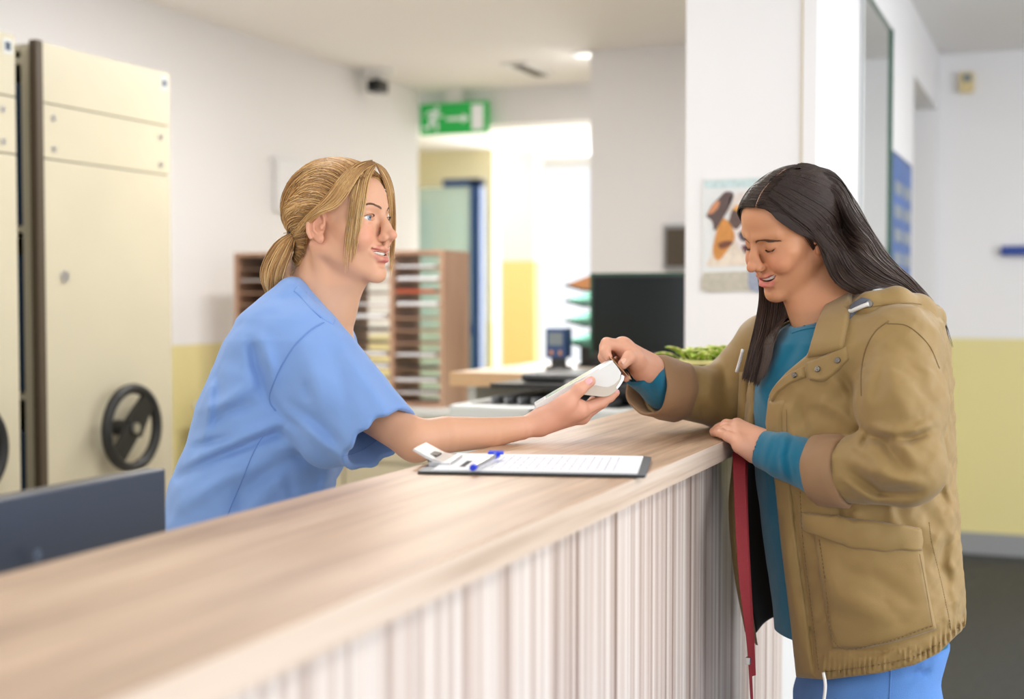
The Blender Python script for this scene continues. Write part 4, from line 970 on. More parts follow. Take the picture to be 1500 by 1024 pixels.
def eye(parent, hd, side, iris, s=1.0, look=(0, 0)):
    c = hd.G((side*0.0305, 0.0640, 0.001)); R = 0.0131*hd.s; n, m = 24, 32
    ld = np.array([look[0], 1.0, look[1]]); ld /= np.linalg.norm(ld); e1 = np.cross(ld, (0, 0, 1)); e1 /= np.linalg.norm(e1); e2 = np.cross(e1, ld)
    th = np.linspace(0, math.pi, n)**1.35/math.pi**0.35; Vt = []; C_ = []
    for t in th:
        for k in range(m):
            a = 2*math.pi*k/m; d = ld*math.cos(t)+(e1*math.cos(a)+e2*math.sin(a))*math.sin(t); rr = R*(1+0.05*max(0, 1-(t/0.5)**2))
            Vt.append(c+(d*rr)@hd.A)
            C_.append((0.006, 0.006, 0.006) if t < 0.17 else (np.array(iris)*(0.75 if t > 0.40 else 1.0) if t < 0.46 else (0.72, 0.70, 0.69)))
    Fa = [(i*m+k, i*m+(k+1) % m, (i+1)*m+(k+1) % m, (i+1)*m+k) for i in range(n-1) for k in range(m)]
    return v_obj('eyeball', np.array(Vt), np.array(Fa), MP['eye'], parent, np.array(C_))
def teeth(parent, hd):
    Vt, Fc = [], []; n, rowsz = 97, [(-0.0520, -0.0008), (-0.0560, 0.0), (-0.0605, 0.0006), (-0.0638, 0.0003), (-0.0650, -0.0008), (-0.0648, -0.0030)]
    for i in range(n):
        a = -0.0255+0.051*i/(n-1); ya = 0.0835-0.45*a*a/0.026; ph = abs(math.sin(math.pi*a/0.0062)); groove = -0.0007*math.exp(-(ph/0.22)**2)
        for z, yo in rowsz: Vt.append(hd.G((a, ya+yo+groove, z+(0.0007*math.exp(-(ph/0.3)**2) if z < -0.062 else 0)+0.0065*(a/0.026)**2)))
    m = len(rowsz)
    for i in range(n-1):
        for r in range(m-1): Fc.append((i*m+r, (i+1)*m+r, (i+1)*m+r+1, i*m+r+1))
    return v_obj('teeth', np.array(Vt), np.array(Fc), MP['teeth'], parent)
def hairs_on(f, name, parent, hd, curve, n, length, r, m, col, spread=0.002, dirv=None, seed=1, taper=True):
    """short hairs rooted along a curve (head space, both sides mirrored) on surface f"""
    rg = np.random.RandomState(seed); C_ = spline(np.array(curve, float), 60)
    for side in (1, -1):
        paths = []
        for i in range(n):
            t = rg.rand(); b = C_[int(t*59)].copy(); b[2] += rg.uniform(-1, 1)*spread*(1-0.65*t); d = np.array(dirv(t, rg), float); d /= np.linalg.norm(d)
            p = [b+d*length*(0.7+0.5*rg.rand())*x for x in np.linspace(0, 1, 4)]
            paths.append(np.array([hd.G((side*a[0], a[1], a[2])) for a in p]))
        P = np.array(paths); sh = P.shape; p = P.reshape(-1, 3)
        if taper:
            for _ in range(3):
                d = f(p.astype(np.float32)); g = grad(f, p, 0.0015); p = p-g*(d-0.0005)[:, None]
        P = p.reshape(sh); R = np.tile(np.linspace(1, 0.35, 4)*r, (len(P), 1)); Vt, Fa = strands(P, R)
        v_obj(name, Vt, Fa, m, parent, np.tile(np.array(col), (len(Vt), 1)))
def nail(parent, tip, axis, normal, L, Wd, m):
    """thin curved finger nail; V-space"""
    a = np.asarray(axis, float); a /= np.linalg.norm(a); nn = np.asarray(normal, float); nn -= a*(nn@a); nn /= np.linalg.norm(nn); s = np.cross(a, nn); Vt, Fc = [], []; n = 7
    for i in range(n):
        x = -1+2*i/(n-1); 
        for j in range(5):
            y = -1+2*j/4; w_ = math.sqrt(max(0.0, 1-abs(x)**3.0))*0.95+0.05
            Vt.append(np.asarray(tip)+a*L*x+s*Wd*y*w_-nn*(y*y*w_*w_*Wd*0.45)-nn*(0.12*L*x*x))
    for i in range(n-1):
        for j in range(4): Fc.append((i*5+j, i*5+j+1, (i+1)*5+j+1, (i+1)*5+j))
    o = v_obj('fingernail', np.array(Vt), np.array(Fc), m, parent); md = o.modifiers.new('thick', 'SOLIDIFY'); md.thickness = 0.0008; md.offset = 0
    return o
def skin(name, tone): return attr_mat(name, 0.48, sss=0.12, spec=0.4, bump=0.05, bscale=700)
def cloth(name, col, rough=0.8, weave=0.25, sheen=0.15, var=0.05, crease=0.0):
    m = mat(name, col, rough, spec=0.25, bump=weave, bscale=900, var=var, vscale=7, sheen=sheen)
    if crease:
        nt = m.node_tree; b = nt.nodes['Principled BSDF']; old = b.inputs['Normal'].links[0].from_node; tc = [n for n in nt.nodes if n.type == 'TEX_COORD'][0]
        n = nt.nodes.new('ShaderNodeTexNoise'); n.inputs['Scale'].default_value = 15; n.inputs['Detail'].default_value = 2; n.inputs['Distortion'].default_value = 0.3; nt.links.new(tc.outputs['Object'], n.inputs['Vector'])
        bp = nt.nodes.new('ShaderNodeBump'); bp.inputs['Strength'].default_value = crease; bp.inputs['Distance'].default_value = 0.012
        nt.links.new(n.outputs[0], bp.inputs['Height']); nt.links.new(bp.outputs[0], old.inputs['Normal'])
    return m
MP = dict(
    eye=attr_mat('eyeball', 0.08, spec=0.6), teeth=mat('teeth', (0.80, 0.76, 0.68, 1), 0.2, spec=0.6), skin_a=skin('skin_fair', 0), skin_b=skin('skin_tan', 0),
    hair=attr_mat('hair', 0.42, spec=0.35), nail_a=mat('nail_pink', srgb(238, 178, 180), 0.22), nail_b=mat('nail_bare', srgb(232, 182, 158), 0.3),
    scrub=cloth('scrub_blue_cotton', srgb(120, 154, 210), 0.75, 0.12, crease=0.15), scrubseam=cloth('scrub_seam', srgb(102, 136, 196), 0.8, 0.1),
    khaki=cloth('khaki_cotton', srgb(148, 121, 74), 0.52, 0.18, 0.2, 0.07, crease=0.30), khaki2=cloth('khaki_lining', srgb(150, 116, 84), 0.6, 0.15, 0.1), khakiseam=cloth('khaki_seam', srgb(122, 98, 60), 0.8), dark=cloth('dark_lining', srgb(40, 34, 28), 0.9),
    teal=cloth('teal_jersey', srgb(10, 104, 134), 0.85, 0.3, 0.3, crease=0.2), denim=cloth('blue_denim', srgb(92, 138, 204), 0.85, 0.5, 0.1, 0.15), cord=mat('white_cord', (0.8, 0.79, 0.76, 1), 0.7, bump=0.4, bscale=900),
    shoe=mat('white_shoe', (0.7, 0.7, 0.7, 1), 0.5), boot=mat('brown_boot', srgb(96, 70, 50), 0.6), brass=mat('dull_metal', (0.20, 0.185, 0.165, 1), 0.38, 1.0), tie=mat('hair_tie', (0.02, 0.02, 0.02, 1), 0.6),
)

# ================================================================== person behind the counter
def lin(*c): return np.array(srgb(*c)[:3])
HN = Head(V(500, 325, 2.39), 24, -1.0, 0, +1, 0.968, aper=0.0050, mouth=0.0052, fore=0.006, nose=-0.003, cheek=0.003, fold=0.0055, lip=0.95)
nk0, nk1 = HN.G((0, -0.026, -0.055)), V(462, 462, 2.415)
ELB, WRI = V(607, 645, 2.225), V(786, 621, 2.350)
def nurse_neck(p):
    d = cone(p, nk0, nk1, 0.049, 0.052)
    d = smin(d, cone(p, HN.G((0.0, 0.03, -0.085)), V(482, 452, 2.405), 0.030, 0.036), 0.03)
    d = smin(d, cone(p, HN.G((0.058, -0.02, -0.045)), V(484, 462, 2.385), 0.010, 0.009), 0.012)
    return smin(d, cone(p, V(462, 462, 2.415), V(450, 500, 2.42), 0.055, 0.10), 0.05)
def nurse_hand(p):
    w = V(792, 619, 2.352)
    d = cone(p, w, V(846, 599, 2.357), 0.0185, 0.0165)
    d = smin(d, cone(p, w, V(852, 603, 2.375), 0.018, 0.0145), 0.012)
    d = smin(d, cone(p, w, V(852, 609, 2.395), 0.017, 0.013), 0.012)
    d = smin(d, cone(p, w, V(846, 612, 2.412), 0.016, 0.0125), 0.012)
    d = smin(d, cone(p, V(802, 610, 2.345), V(832, 590, 2.334), 0.0185, 0.0150), 0.014)       # thumb mount
    d = smin(d, cone(p, V(824, 597, 2.340), V(848, 600, 2.355), 0.014, 0.013), 0.014)
    th = chain(p, [V(830, 590, 2.333), V(849, 570, 2.330), V(865, 558.5, 2.334)], [0.0135, 0.0106, 0.0088], 0.006)
    d = smin(d, th, 0.008)
    fs = [([V(852, 601, 2.362), V(880, 589, 2.372), V(893, 581.5, 2.380), V(902, 575.5, 2.386)], [0.0130, 0.0100, 0.0086, 0.0070]),
          ([V(856, 606, 2.385), V(882, 590, 2.408), V(899, 577, 2.424)], [0.0125, 0.0095, 0.0075]),
          ([V(852, 609, 2.402), V(872, 596, 2.432), V(886, 580, 2.442)], [0.0120, 0.0090, 0.0075]),
          ([V(846, 611, 2.415), V(856, 601, 2.442), V(868, 586, 2.448)], [0.0115, 0.0085, 0.0070])]
    for pts, r in fs: d = smin(d, chain(p, pts, r, 0.005), 0.005)
    d = smin(d, ball(p, V(853, 613, 2.385), 0.010), 0.010)
    return d
def nurse_arm(p):
    d = chain(p, [V(458, 520, 2.32), V(528, 588, 2.268), ELB], [0.050, 0.040, 0.0325], 0.004)
    d = smin(d, chain(p, [ELB, V(652, 637, 2.253), V(715, 634, 2.300), V(764, 627, 2.336), WRI], [0.0325, 0.0305, 0.0262, 0.0200, 0.0180], 0.002), 0.012)
    d = smin(d, ball(p, V(612, 657, 2.225), 0.018), 0.015)
    return smin(d, nurse_hand(p), 0.014)
TN = [(404, 419, 446), (420, 406, 464), (440, 383, 484), (470, 354, 502), (500, 335, 512), (550, 311, 514), (600, 291, 510), (650, 277, 503), (700, 256, 490), (760, 243, 484), (860, 240, 490), (960, 248, 492), (1040, 252, 486)]
TZ = [2.405, 2.41, 2.42, 2.42, 2.42, 2.42, 2.42, 2.42, 2.42, 2.42, 2.42, 2.42, 2.42]; TB = [0.060, 0.085, 0.115, 0.150, 0.172, 0.172, 0.165, 0.158, 0.155, 0.158, 0.17, 0.175, 0.175]
HEM0, HEM1 = V(445, 508, 2.325), V(557, 644, 2.222)
FOLD_N = [([(369, 500), (376, 535), (390, 575), (402, 600)], -0.0135, 9), ([(384, 500), (400, 540), (396, 575)], 0.0068, 9),
          ([(262, 700), (300, 678), (360, 652), (420, 628), (445, 622)], -0.0108, 8), ([(275, 680), (320, 655), (380, 632), (420, 615)], 0.0081, 10),
          ([(286, 655), (320, 645), (345, 640)], -0.0068, 6), ([(300, 600), (335, 588), (372, 560)], 0.0081, 10), ([(292, 632), (340, 600), (385, 590)], -0.0068, 9),
          ([(309, 570), (306, 610), (296, 650)], 0.0068, 8), ([(322, 545), (318, 580), (312, 612)], -0.0054, 8), ([(400, 660), (440, 650), (490, 690)], 0.0081, 12), ([(330, 760), (380, 700), (450, 660)], -0.0068, 12), ([(270, 740), (330, 700), (380, 680)], 0.0081, 12),
          ([(455, 640), (480, 690), (470, 740)], 0.0068, 9), ([(345, 700), (352, 750), (340, 790)], -0.0054, 9), ([(420, 690), (430, 740)], -0.0054, 9), ([(330, 470), (370, 455), (410, 445)], 0.0041, 10)]
FOLD_S = [([(430, 612), (470, 645), (500, 672)], 0.0081, 10), ([(420, 590), (462, 618), (500, 655)], -0.0068, 9), ([(450, 520), (462, 560), (470, 610)], 0.0054, 12), ([(478, 500), (500, 560), (520, 640)], -0.0054, 14), ([(500, 500), (540, 560), (575, 620)], 0.0054, 12),
          ([(400, 590), (412, 610), (440, 628)], -0.0081, 7), ([(520, 520), (560, 570), (592, 612)], -0.0034, 9), ([(446, 560), (455, 590)], -0.0054, 8)]
def nurse_top(p):
    tor = rowloft(p, TN, TZ, TB, 2.25)
    fr = np.clip((2.45-p[:, 2])/0.08, 0, 1)
    tor = tor-folds(p, FOLD_N)*fr-0.0016*vnoise(p, 55, 1)-0.0012*vnoise(p, 100, 3)
    ax = (HEM1-HEM0)/np.linalg.norm(HEM1-HEM0)
    sl = cone(p, HEM0, HEM1+ax*0.05, 0.074, 0.0695)
    sl = smin(sl, cone(p, V(415, 545, 2.34), V(480, 640, 2.265), 0.072, 0.052), 0.03)
    sl = sl-folds(p, FOLD_S)-0.0014*vnoise(p, 60, 5)
    cut = (p-HEM1.astype(np.float32))@ax.astype(np.float32)
    wav = 0.0030*np.sin(p[:, 0]*150+p[:, 1]*90)
    sl = smax(sl, cut+wav, 0.003)
    d = smin(tor, sl, 0.016)
    # armhole seam: a thin welt
    far = cone(p, V(466, 512, 2.53), V(458, 665, 2.53), 0.072, 0.062); d = smin(d, far, 0.03)
    inner = cone(p, HEM0+ax*0.05, HEM1+ax*0.08, 0.058, 0.0605); d = smax(d, -smax(inner, -(cut+0.09), 0.002), 0.002)
    nh = cone(p, HN.G((0, -0.012, -0.04)), V(470, 455, 2.408), 0.060, 0.0500)
    nh = smin(nh, cone(p, V(486, 440, 2.40), V(492, 462, 2.40), 0.03, 0.020), 0.02)
    d = smax(d, -nh, 0.003)
    low = 0.0
    return d
def skirt_cut(p, v): return None
def wv(x, y, z): return W2V(np.array((x, y, z)))
def legs(hip, fwd, lat, sep, z0, r0, r1, r2, foot=0.0):
    """trouser legs: hip (world), lateral axis; returns sdf"""
    J = []
    for s in (-1, 1):
        h = hip+lat*sep*s; k = np.array([h[0], h[1], hip[2]*0.53])+fwd*0.02; a = np.array([h[0], h[1], z0])
        J.append((W2V(h), W2V(k), W2V(a)))
    def f(p):
        d = None
        for h, k, a in J:
            e = smin(cone(p, h, k, r0, r1), cone(p, k, a, r1, r2), 0.03); d = e if d is None else smin(d, e, 0.03)
        return d
    return f
def shoes(pers, hip, fwd, lat, sep, m, sole):
    for s in (-1, 1):
        c = hip+lat*sep*s; c[2] = 0.0; a = W2V(c+np.array((0, 0, 0.045))-fwd*0.03); b = W2V(c+fwd*0.16+np.array((0, 0, 0.036))); fl = W2V(c); upv = W2V(c+np.array((0, 0, 1.0)))-fl
        def f(p):
            d = smin(cone(p, a, b, 0.046, 0.036), cone(p, a, W2V(c+np.array((0, 0, 0.11))-fwd*0.02), 0.042, 0.04), 0.03)
            return smax(d, 0.012-(p-fl.astype(np.float32))@upv.astype(np.float32), 0.004)
        lo = np.minimum(a, b)-0.07; hi = np.maximum(a, b)+0.09; lo[1] -= 0.02
        Vt, Fa = mesh_sdf(f, lo, hi, 0.006); sh = v_obj('shoe', Vt, Fa, m, pers)
        def g(p): return smax(smin(cone(p, a, b, 0.049, 0.039), 1e9, 0), np.abs((p-fl.astype(np.float32))@upv.astype(np.float32)-0.008)-0.007, 0.003)
        Vt, Fa = mesh_sdf(g, lo, hi, 0.006); v_obj('sole', Vt, Fa, sole, sh)
NB = thing('person', tuple(V2W(V(360, 880, 2.42))*np.array((1, 1, 0))), 'person in light blue scrubs with blonde ponytail leaning over counter holding card terminal', 'person')
nfw, nlat = VR.copy(), np.array((VH[0], VH[1], 0))/np.hypot(VH[0], VH[1])
nhip = V2W(V(365, 900, 2.42)); nlegs = legs(nhip, nfw, nlat, 0.085, 0.06, 0.098, 0.075, 0.062)
nbare = legs(nhip, nfw, nlat, 0.085, 0.06, 0.075, 0.055, 0.038)
def nurse_body(p):
    d = smin(HN.face(p), nurse_neck(p), 0.012)
    d = smin(d, nurse_arm(p), 0.004)
    return d
def nurse_core(p):
    d = smin(nurse_neck(p), rowloft(p, TN, TZ, TB, 2.2)+0.022, 0.02)
    d = smin(d, chain(p, [V(462, 512, 2.53), V(448, 670, 2.53), V(452, 800, 2.44), V(470, 840, 2.38)], [0.05, 0.038, 0.03, 0.025], 0.02), 0.02)
    d = smin(d, chain(p, [V(458, 520, 2.32), V(528, 588, 2.268)], [0.048, 0.038], 0.03), 0.02)
    return smin(d, nbare(p), 0.03)
def bbox(pts, pad): P = np.array(pts); return P.min(0)-pad, P.max(0)+pad
hc = HN.G((0, 0, 0))
P1 = mesh_sdf(lambda p: smin(HN.face(p), nurse_neck(p), 0.012), hc+np.array((-0.14, -0.215, -0.13)), hc+np.array((0.15, 0.135, 0.13)), 0.0019)
lo, hi = bbox([V(500, 540, 2.19), V(912, 700, 2.19), V(500, 540, 2.46), V(912, 700, 2.46)], 0.01)
P2 = mesh_sdf(nurse_arm, lo, hi, 0.0022)
wl = W2V(nhip*np.array((1, 1, 0))); P3 = mesh_sdf(nurse_core, np.array((-0.75, wl[1]+0.03, 2.15)), np.array((-0.22, V(460, 440, 2.4)[1], 2.70)), 0.011, proj=False)
Vt, Fa = merge([P1, P2, P3])
SK1 = lin(216, 165, 134)
cl_ = HN.colours(Vt, SK1, lin(198, 112, 106), lin(222, 148, 124))
far_ = np.linalg.norm(Vt-hc, axis=1) > 0.2; cl_[far_] = SK1
u_, v_ = PX(Vt); hm_ = np.clip((u_-745)/60, 0, 1)*far_; cl_ = cl_*(1-hm_[:, None]*0.5)+lin(232, 170, 150)*hm_[:, None]*0.5
nbody = v_obj('body', Vt, Fa, MP['skin_a'], NB, cl_)
eye(nbody, HN, 1, lin(128, 148, 164), look=(0.04, 0.0)); eye(nbody, HN, -1, lin(128, 148, 164), look=(0.04, 0.0)); teeth(nbody, HN)
hairs_on(HN.face, 'eyebrow', nbody, HN, [(0.011, 0.094, 0.0165), (0.022, 0.092, 0.0215), (0.034, 0.084, 0.0250), (0.049, 0.066, 0.0190)], 260, 0.0060, 0.00036, MP['hair'], lin(112, 80, 60), 0.0027, lambda t, r: (0.8, -0.3, 0.55-1.0*t), 3)
hairs_on(HN.face, 'eyelash', nbody, HN, [(0.0180, 0.0765, 0.0030), (0.025, 0.0805, 0.0056), (0.034, 0.0797, 0.0060), (0.0445, 0.0712, 0.0012)], 90, 0.0038, 0.00024, MP['hair'], lin(36, 26, 22), 0.0003, lambda t, r: (0.25+0.6*t, 0.8, 0.25), 5, taper=False)
thn = V(862, 560.5, 2.3265)
nail(nbody, V(862.5, 558.5, 2.3238), V(868, 555, 2.33)-V(849, 570, 2.326), np.array((0.15, 0.35, -1.0)), 0.0075, 0.0058, MP['nail_a'])
nail(nbody, V(903, 574, 2.3790), V(902, 575.5, 2.386)-V(893, 581.5, 2.380), np.array((0.3, 0.3, -1)), 0.006, 0.0035, MP['nail_a'])
# ---- scrub top, trousers, shoes
top_lo, top_hi = np.array((-0.64, V(0, 1035, 2.42)[1], 2.10)), np.array((-0.145, V(0, 398, 2.4)[1], 2.66))
Vt, Fa = mesh_sdf(nurse_top, top_lo, top_hi, 0.0042)
ntop = v_obj('scrub_top', Vt, Fa, MP['scrub'], NB)
seam('armhole_seam', nurse_top, [(474, 472), (452, 486), (428, 511), (408, 545), (396, 575), (396, 590), (404, 602)], MP['scrubseam'], ntop, 2.0, 2.7, 0.0013, 0.0002, 70)
seam('side_seam', nurse_top, [(384, 640), (368, 670), (352, 710), (335, 750), (325, 790)], MP['scrubseam'], ntop, 2.0, 2.7, 0.0010, 0.0002, 60)
seam('shoulder_seam', nurse_top, [(449, 428), (447, 440), (456, 452), (470, 466)], MP['scrubseam'], ntop, 2.0, 2.7, 0.0010, 0.0002, 30)
seam('sleeve_hem_stitch', nurse_top, [(592, 606), (570, 628), (545, 650), (520, 664), (502, 668)], MP['scrubseam'], ntop, 2.0, 2.7, 0.0007, 0.0002, 60)
drape('neck_band', nurse_top, [[(436, 419), (448, 429), (463, 445), (479, 459), (491, 468)], [(430, 427), (442, 438), (456, 454), (473, 468), (487, 476)]], MP['scrub'], ntop, 2.0, 2.7, 0.0008, 0.0016, 8, 40)
yl = W2V(np.array((nhip[0], nhip[1], 0.05)))[1]
Vt, Fa = mesh_sdf(lambda p: smax(nlegs(p), yl-p[:, 1], 0.004), np.array((-0.66, yl-0.02, 2.2)), np.array((-0.26, V(0, 890, 2.42)[1], 2.72)), 0.009)
v_obj('trousers', Vt, Fa, MP['scrub'], NB)
shoes(NB, nhip.copy(), nfw, nlat, 0.085, MP['shoe'], M['pgrey'])
# ---- hair
def nbase(p): return smin(HN.skull(p), cone(p, nk0, HN.G((0, -0.045, -0.09)), 0.046, 0.044), 0.03)
zz_ = [-0.09, -0.075, -0.055, -0.03, 0.0, 0.010, 0.020, 0.035, 0.055, 0.075, 0.085, 0.1]; yy_ = [-0.064, -0.058, -0.048, -0.038, -0.026, 0.000, 0.024, 0.042, 0.060, 0.071, 0.076, 0.086]
def ncap(p):
    q = HN.L(p); ym = np.interp(q[:, 2], zz_, yy_)
    d = nbase(p)-0.0060*HN.s-0.0012*vnoise(p, 160, 2); d = smax(d, (q[:, 1]-ym)*0.7, 0.006)
    return smax(d, (-0.080-q[:, 2]), 0.006)
Vt, Fa = mesh_sdf(ncap, hc+np.array((-0.14, -0.10, -0.11)), hc+np.array((0.12, 0.14, 0.11)), 0.003)
B_L, B_M, B_D = lin(240, 208, 152), lin(198, 152, 96), lin(132, 98, 66)
def tint(n, m, rg, root=0.25, B=(B_L, B_M, B_D), lo_=0.0):
    a = rg.beta(1.6, 1.6, n)[:, None]; t = np.linspace(0, 1, m)[None]; w = np.clip(a+0.25*(t-0.3)-root*np.clip(1-t/0.3, 0, 1), 0, 1)[..., None]
    c = np.where(w < 0.5, B[2]+(B[1]-B[2])*w*2, B[1]+(B[0]-B[1])*(w*2-1)); return c*rg.uniform(0.85, 1.1, (n, 1, 1))
capc = np.tile(B_M*0.72, (len(Vt), 1)); parts = [(Vt, Fa)]; colsh = [capc]
rg = np.random.RandomState(5)
hl = np.array([(0.0, 0.076, 0.080), (0.018, 0.074, 0.078), (0.036, 0.064, 0.070), (0.052, 0.050, 0.050), (0.062, 0.036, 0.030), (0.066, 0.016, 0.018), (0.070, -0.008, 0.017), (0.070, -0.026, 0.004), (0.064, -0.038, -0.030), (0.052, -0.048, -0.055), (0.034, -0.058, -0.074), (0.0, -0.066, -0.080)])
T0 = np.array((0.0, -0.108, -0.030))
for side, cnt in ((1, 2600), (-1, 900)):
    Hs = spline(hl, 200); t_ = np.where(rg.rand(cnt) < 0.4, rg.rand(cnt)*0.22, rg.rand(cnt)); S_ = Hs[(t_*199).astype(int)]*np.array((side, 1, 1))+rg.randn(cnt, 3)*0.002
    back = rg.rand(cnt)**1.5*0.75; m = 16; tt = np.linspace(0, 1, m)
    Tt = T0+rg.randn(cnt, 3)*np.array((0.006, 0.004, 0.006))
    P = S_[:, None]+(Tt-S_)[:, None]*tt[None, :, None]; P[:, :, 2] += np.sin(np.pi*np.clip(tt*1.1, 0, 1))*np.interp(S_[:, 2:3], [-0.03, 0.0, 0.012, 0.03, 0.06, 0.075, 0.082], [0.0, 0.012, 0.028, 0.034, 0.050, 0.075, 0.090])
    st = np.where(rg.rand(cnt) < 0.5, back, 0.0)
    tt2 = st[:, None]+(1-st[:, None])*tt[None]; x = tt2*(m-1); i = np.clip(x.astype(int), 0, m-2); f_ = (x-i)[..., None]; ar = np.arange(cnt)[:, None]; P = P[ar, i]*(1-f_)+P[ar, i+1]*f_
    G_ = HN.o+(P*HN.s)@HN.A; p = G_.reshape(-1, 3); off = np.repeat(rg.uniform(0.0072, 0.0115, cnt), m)*HN.s*np.tile(np.clip(0.75+1.6*tt, 0, 1), cnt)
    for _ in range(4):
        d = nbase(p.astype(np.float32)); g = grad(nbase, p); p = p-g*(d-off)[:, None]
    P = p.reshape(cnt, m, 3)
    for _ in range(3): P[:, 1:-1] = 0.5*P[:, 1:-1]+0.25*(P[:, :-2]+P[:, 2:])
    P[:, -1] = P[:, -1]*0.3+(HN.o+(Tt*HN.s)@HN.A)*0.7
    R = rg.uniform(0.0005, 0.0009, (cnt, 1))*np.interp(tt, [0, 0.1, 1], [0.5, 1, 0.9])[None]
    parts.append(strands(P, R)); colsh.append(np.repeat(tint(cnt, m, rg), 3, axis=1).reshape(-1, 3))
def add_sheet(gs, k, m, jit, seed, r=(0.0005, 0.001), B=(B_L, B_M, B_D), root=0.0, push=None, dst=None, taper=True, cut=None):
    P = sheet(gs, k, m, jit, seed, cut)
    if push: P = push_out(P, push[0], push[1])
    rr = np.random.RandomState(seed+50); R = rr.uniform(r[0], r[1], (k, 1))*(np.interp(np.linspace(0, 1, m), [0, 0.08, 0.8, 1], [0.7, 1, 1, 0.35])[None] if taper else 1.0)
    (dst or (parts, colsh))[0].append(strands(P, R)); (dst or (parts, colsh))[1].append(np.repeat(tint(k, m, rr, root, B), 3, axis=1).reshape(-1, 3))
for dd, sd_ in ((2.372, 1), (2.388, 2), (2.404, 3)):
    add_sheet([[V(425, 343, dd), V(404, 357, dd), V(386, 388, dd), V(384, 410, dd), V(396, 436, dd+0.01)], [V(427, 346, dd), V(410, 366, dd-0.012), V(396, 393, dd-0.015), V(394, 415, dd-0.01), V(400, 438, dd)],
               [V(429, 350, dd), V(420, 370, dd-0.01), V(410, 392, dd-0.01), V(405, 412, dd-0.005), V(402, 432, dd)], [V(431, 352, dd), V(427, 368, dd), V(419, 388, dd), V(412, 405, dd), V(404, 428, dd)]], 230, 18, 0.0018, sd_, (0.0007, 0.0013))
add_sheet([[V(436, 350, 2.385), V(440, 372, 2.39), V(437, 392, 2.395), V(425, 404, 2.40)], [V(442, 355, 2.385), V(446, 372, 2.385), V(444, 386, 2.39), V(436, 398, 2.40)]], 60, 14, 0.0012, 9, (0.0004, 0.0008))
npush = lambda p: HN.rough(p)
add_sheet([[V(541, 238, 2.375), V(526, 252, 2.335), V(516, 282, 2.318), V(510, 322, 2.312), V(506, 362, 2.318), V(505, 402, 2.335)], [V(546, 240, 2.372), V(533, 257, 2.335), V(525, 288, 2.316), V(520, 325, 2.310), V(513, 362, 2.318), V(509, 400, 2.335)], [V(551, 243, 2.370), V(541, 262, 2.335), V(536, 290, 2.318), V(531, 318, 2.314), V(525, 350, 2.318), V(516, 392, 2.33)]], 330, 20, 0.0016, 21, (0.0003, 0.0008), push=(npush, 0.004), cut=(0.45, 1.0, 1.8))
add_sheet([[V(549, 238, 2.385), V(564, 247, 2.40), V(575, 271, 2.42), V(579, 305, 2.43), V(579, 350, 2.435), V(574, 410, 2.44)], [V(552, 242, 2.385), V(561, 254, 2.39), V(570, 274, 2.41), V(574, 302, 2.43), V(574, 345, 2.44), V(571, 400, 2.445)], [V(550, 240, 2.375), V(556, 252, 2.375), V(562, 266, 2.385), V(567, 285, 2.40), V(571, 315, 2.425), V(573, 380, 2.44)]], 300, 18, 0.0012, 31, (0.0003, 0.0008), push=(npush, 0.003), cut=(0.4, 1.0, 1.5))
add_sheet([[V(544, 236, 2.37), V(520, 242, 2.345), V(495, 266, 2.318), V(472, 296, 2.308), V(448, 322, 2.325), V(431, 343, 2.37)], [V(549, 240, 2.37), V(530, 252, 2.338), V(512, 280, 2.314), V(492, 303, 2.304), V(462, 316, 2.312), V(434, 346, 2.37)]], 340, 20, 0.002, 41, (0.0004, 0.0009), push=(npush, 0.009), root=0.3)
Vt, Fa = merge(parts); nhair = v_obj('hair', Vt, Fa, MP['hair'], NB, np.vstack(colsh))
a_ = np.linspace(0, 2*math.pi, 24); tc_ = V(428, 347, 2.388); tp = np.array([tc_+0.0125*(math.cos(x)*np.array((0.45, -0.75, 0.0))*0.9+math.sin(x)*np.array((0.0, 0.2, 1.0))) for x in a_])
Vt, Fc = tube_arr(V2W(tp), 0.0032, 8); arr_obj('hair_tie', Vt, Fc, MP['tie'], nhair)

# ================================================================== payment terminal held by the nurse
D0 = 2.350
ptm = thing('payment_terminal', tuple(V2W(V(850, 575, 2.38))), 'white handheld card payment terminal held out over the counter', 'terminal')
EXT = V2W(np.array((0, 0.002, 0.074)))-V2W(np.zeros(3))
def pprism(name, pts, d, ext, m, parent, bev=0.0, sm=0):
    bm = bmesh.new(); prism(bm, [V2W(V(u, v, d)) for u, v in pts], ext)
    if bev: bmesh.ops.bevel(bm, geom=list(bm.edges), offset=bev, segments=3, affect='EDGES', profile=0.5, clamp_overlap=True)
    return bm_obj(name, bm, m, parent)
def sp(pts, n): return [tuple(q) for q in spline(np.array(pts, float), n)]
split = [(857, 567), (868, 563.5), (880, 566), (891, 567.5), (901, 562), (909, 553.5)]
upper = [(783.5, 593.5), (893, 530), (897, 528.5), (904, 537)]+[(910, 546)]+sp(split, 14)[::-1]+[(840, 572), (784.5, 602)]
lower = sp(split, 14)+[(912, 548.5), (914.5, 552), (913, 558)]+sp([(908, 566), (899, 576), (889, 581), (876, 580.5), (858, 578.5)], 10)+[(850, 578), (846, 573.5)]
pprism('upper_shell', upper, D0, EXT, M['pwhite'], ptm, 0.0012)
pprism('lower_shell', lower, D0+0.0006, EXT*0.985, M['pbeige'], ptm, 0.0012)
pprism('display', [(800, 583.5), (868, 544.3), (868.5, 543.6), (800.5, 582.8)], D0+0.008, EXT*0.78, mat('terminal_display', srgb(176, 200, 186), 0.15), ptm)
pprism('keypad_plate', [(786, 591.7), (797, 585.3), (797.3, 584.6), (786.3, 591.0)], D0+0.008, EXT*0.78, M['pgrey'], ptm)
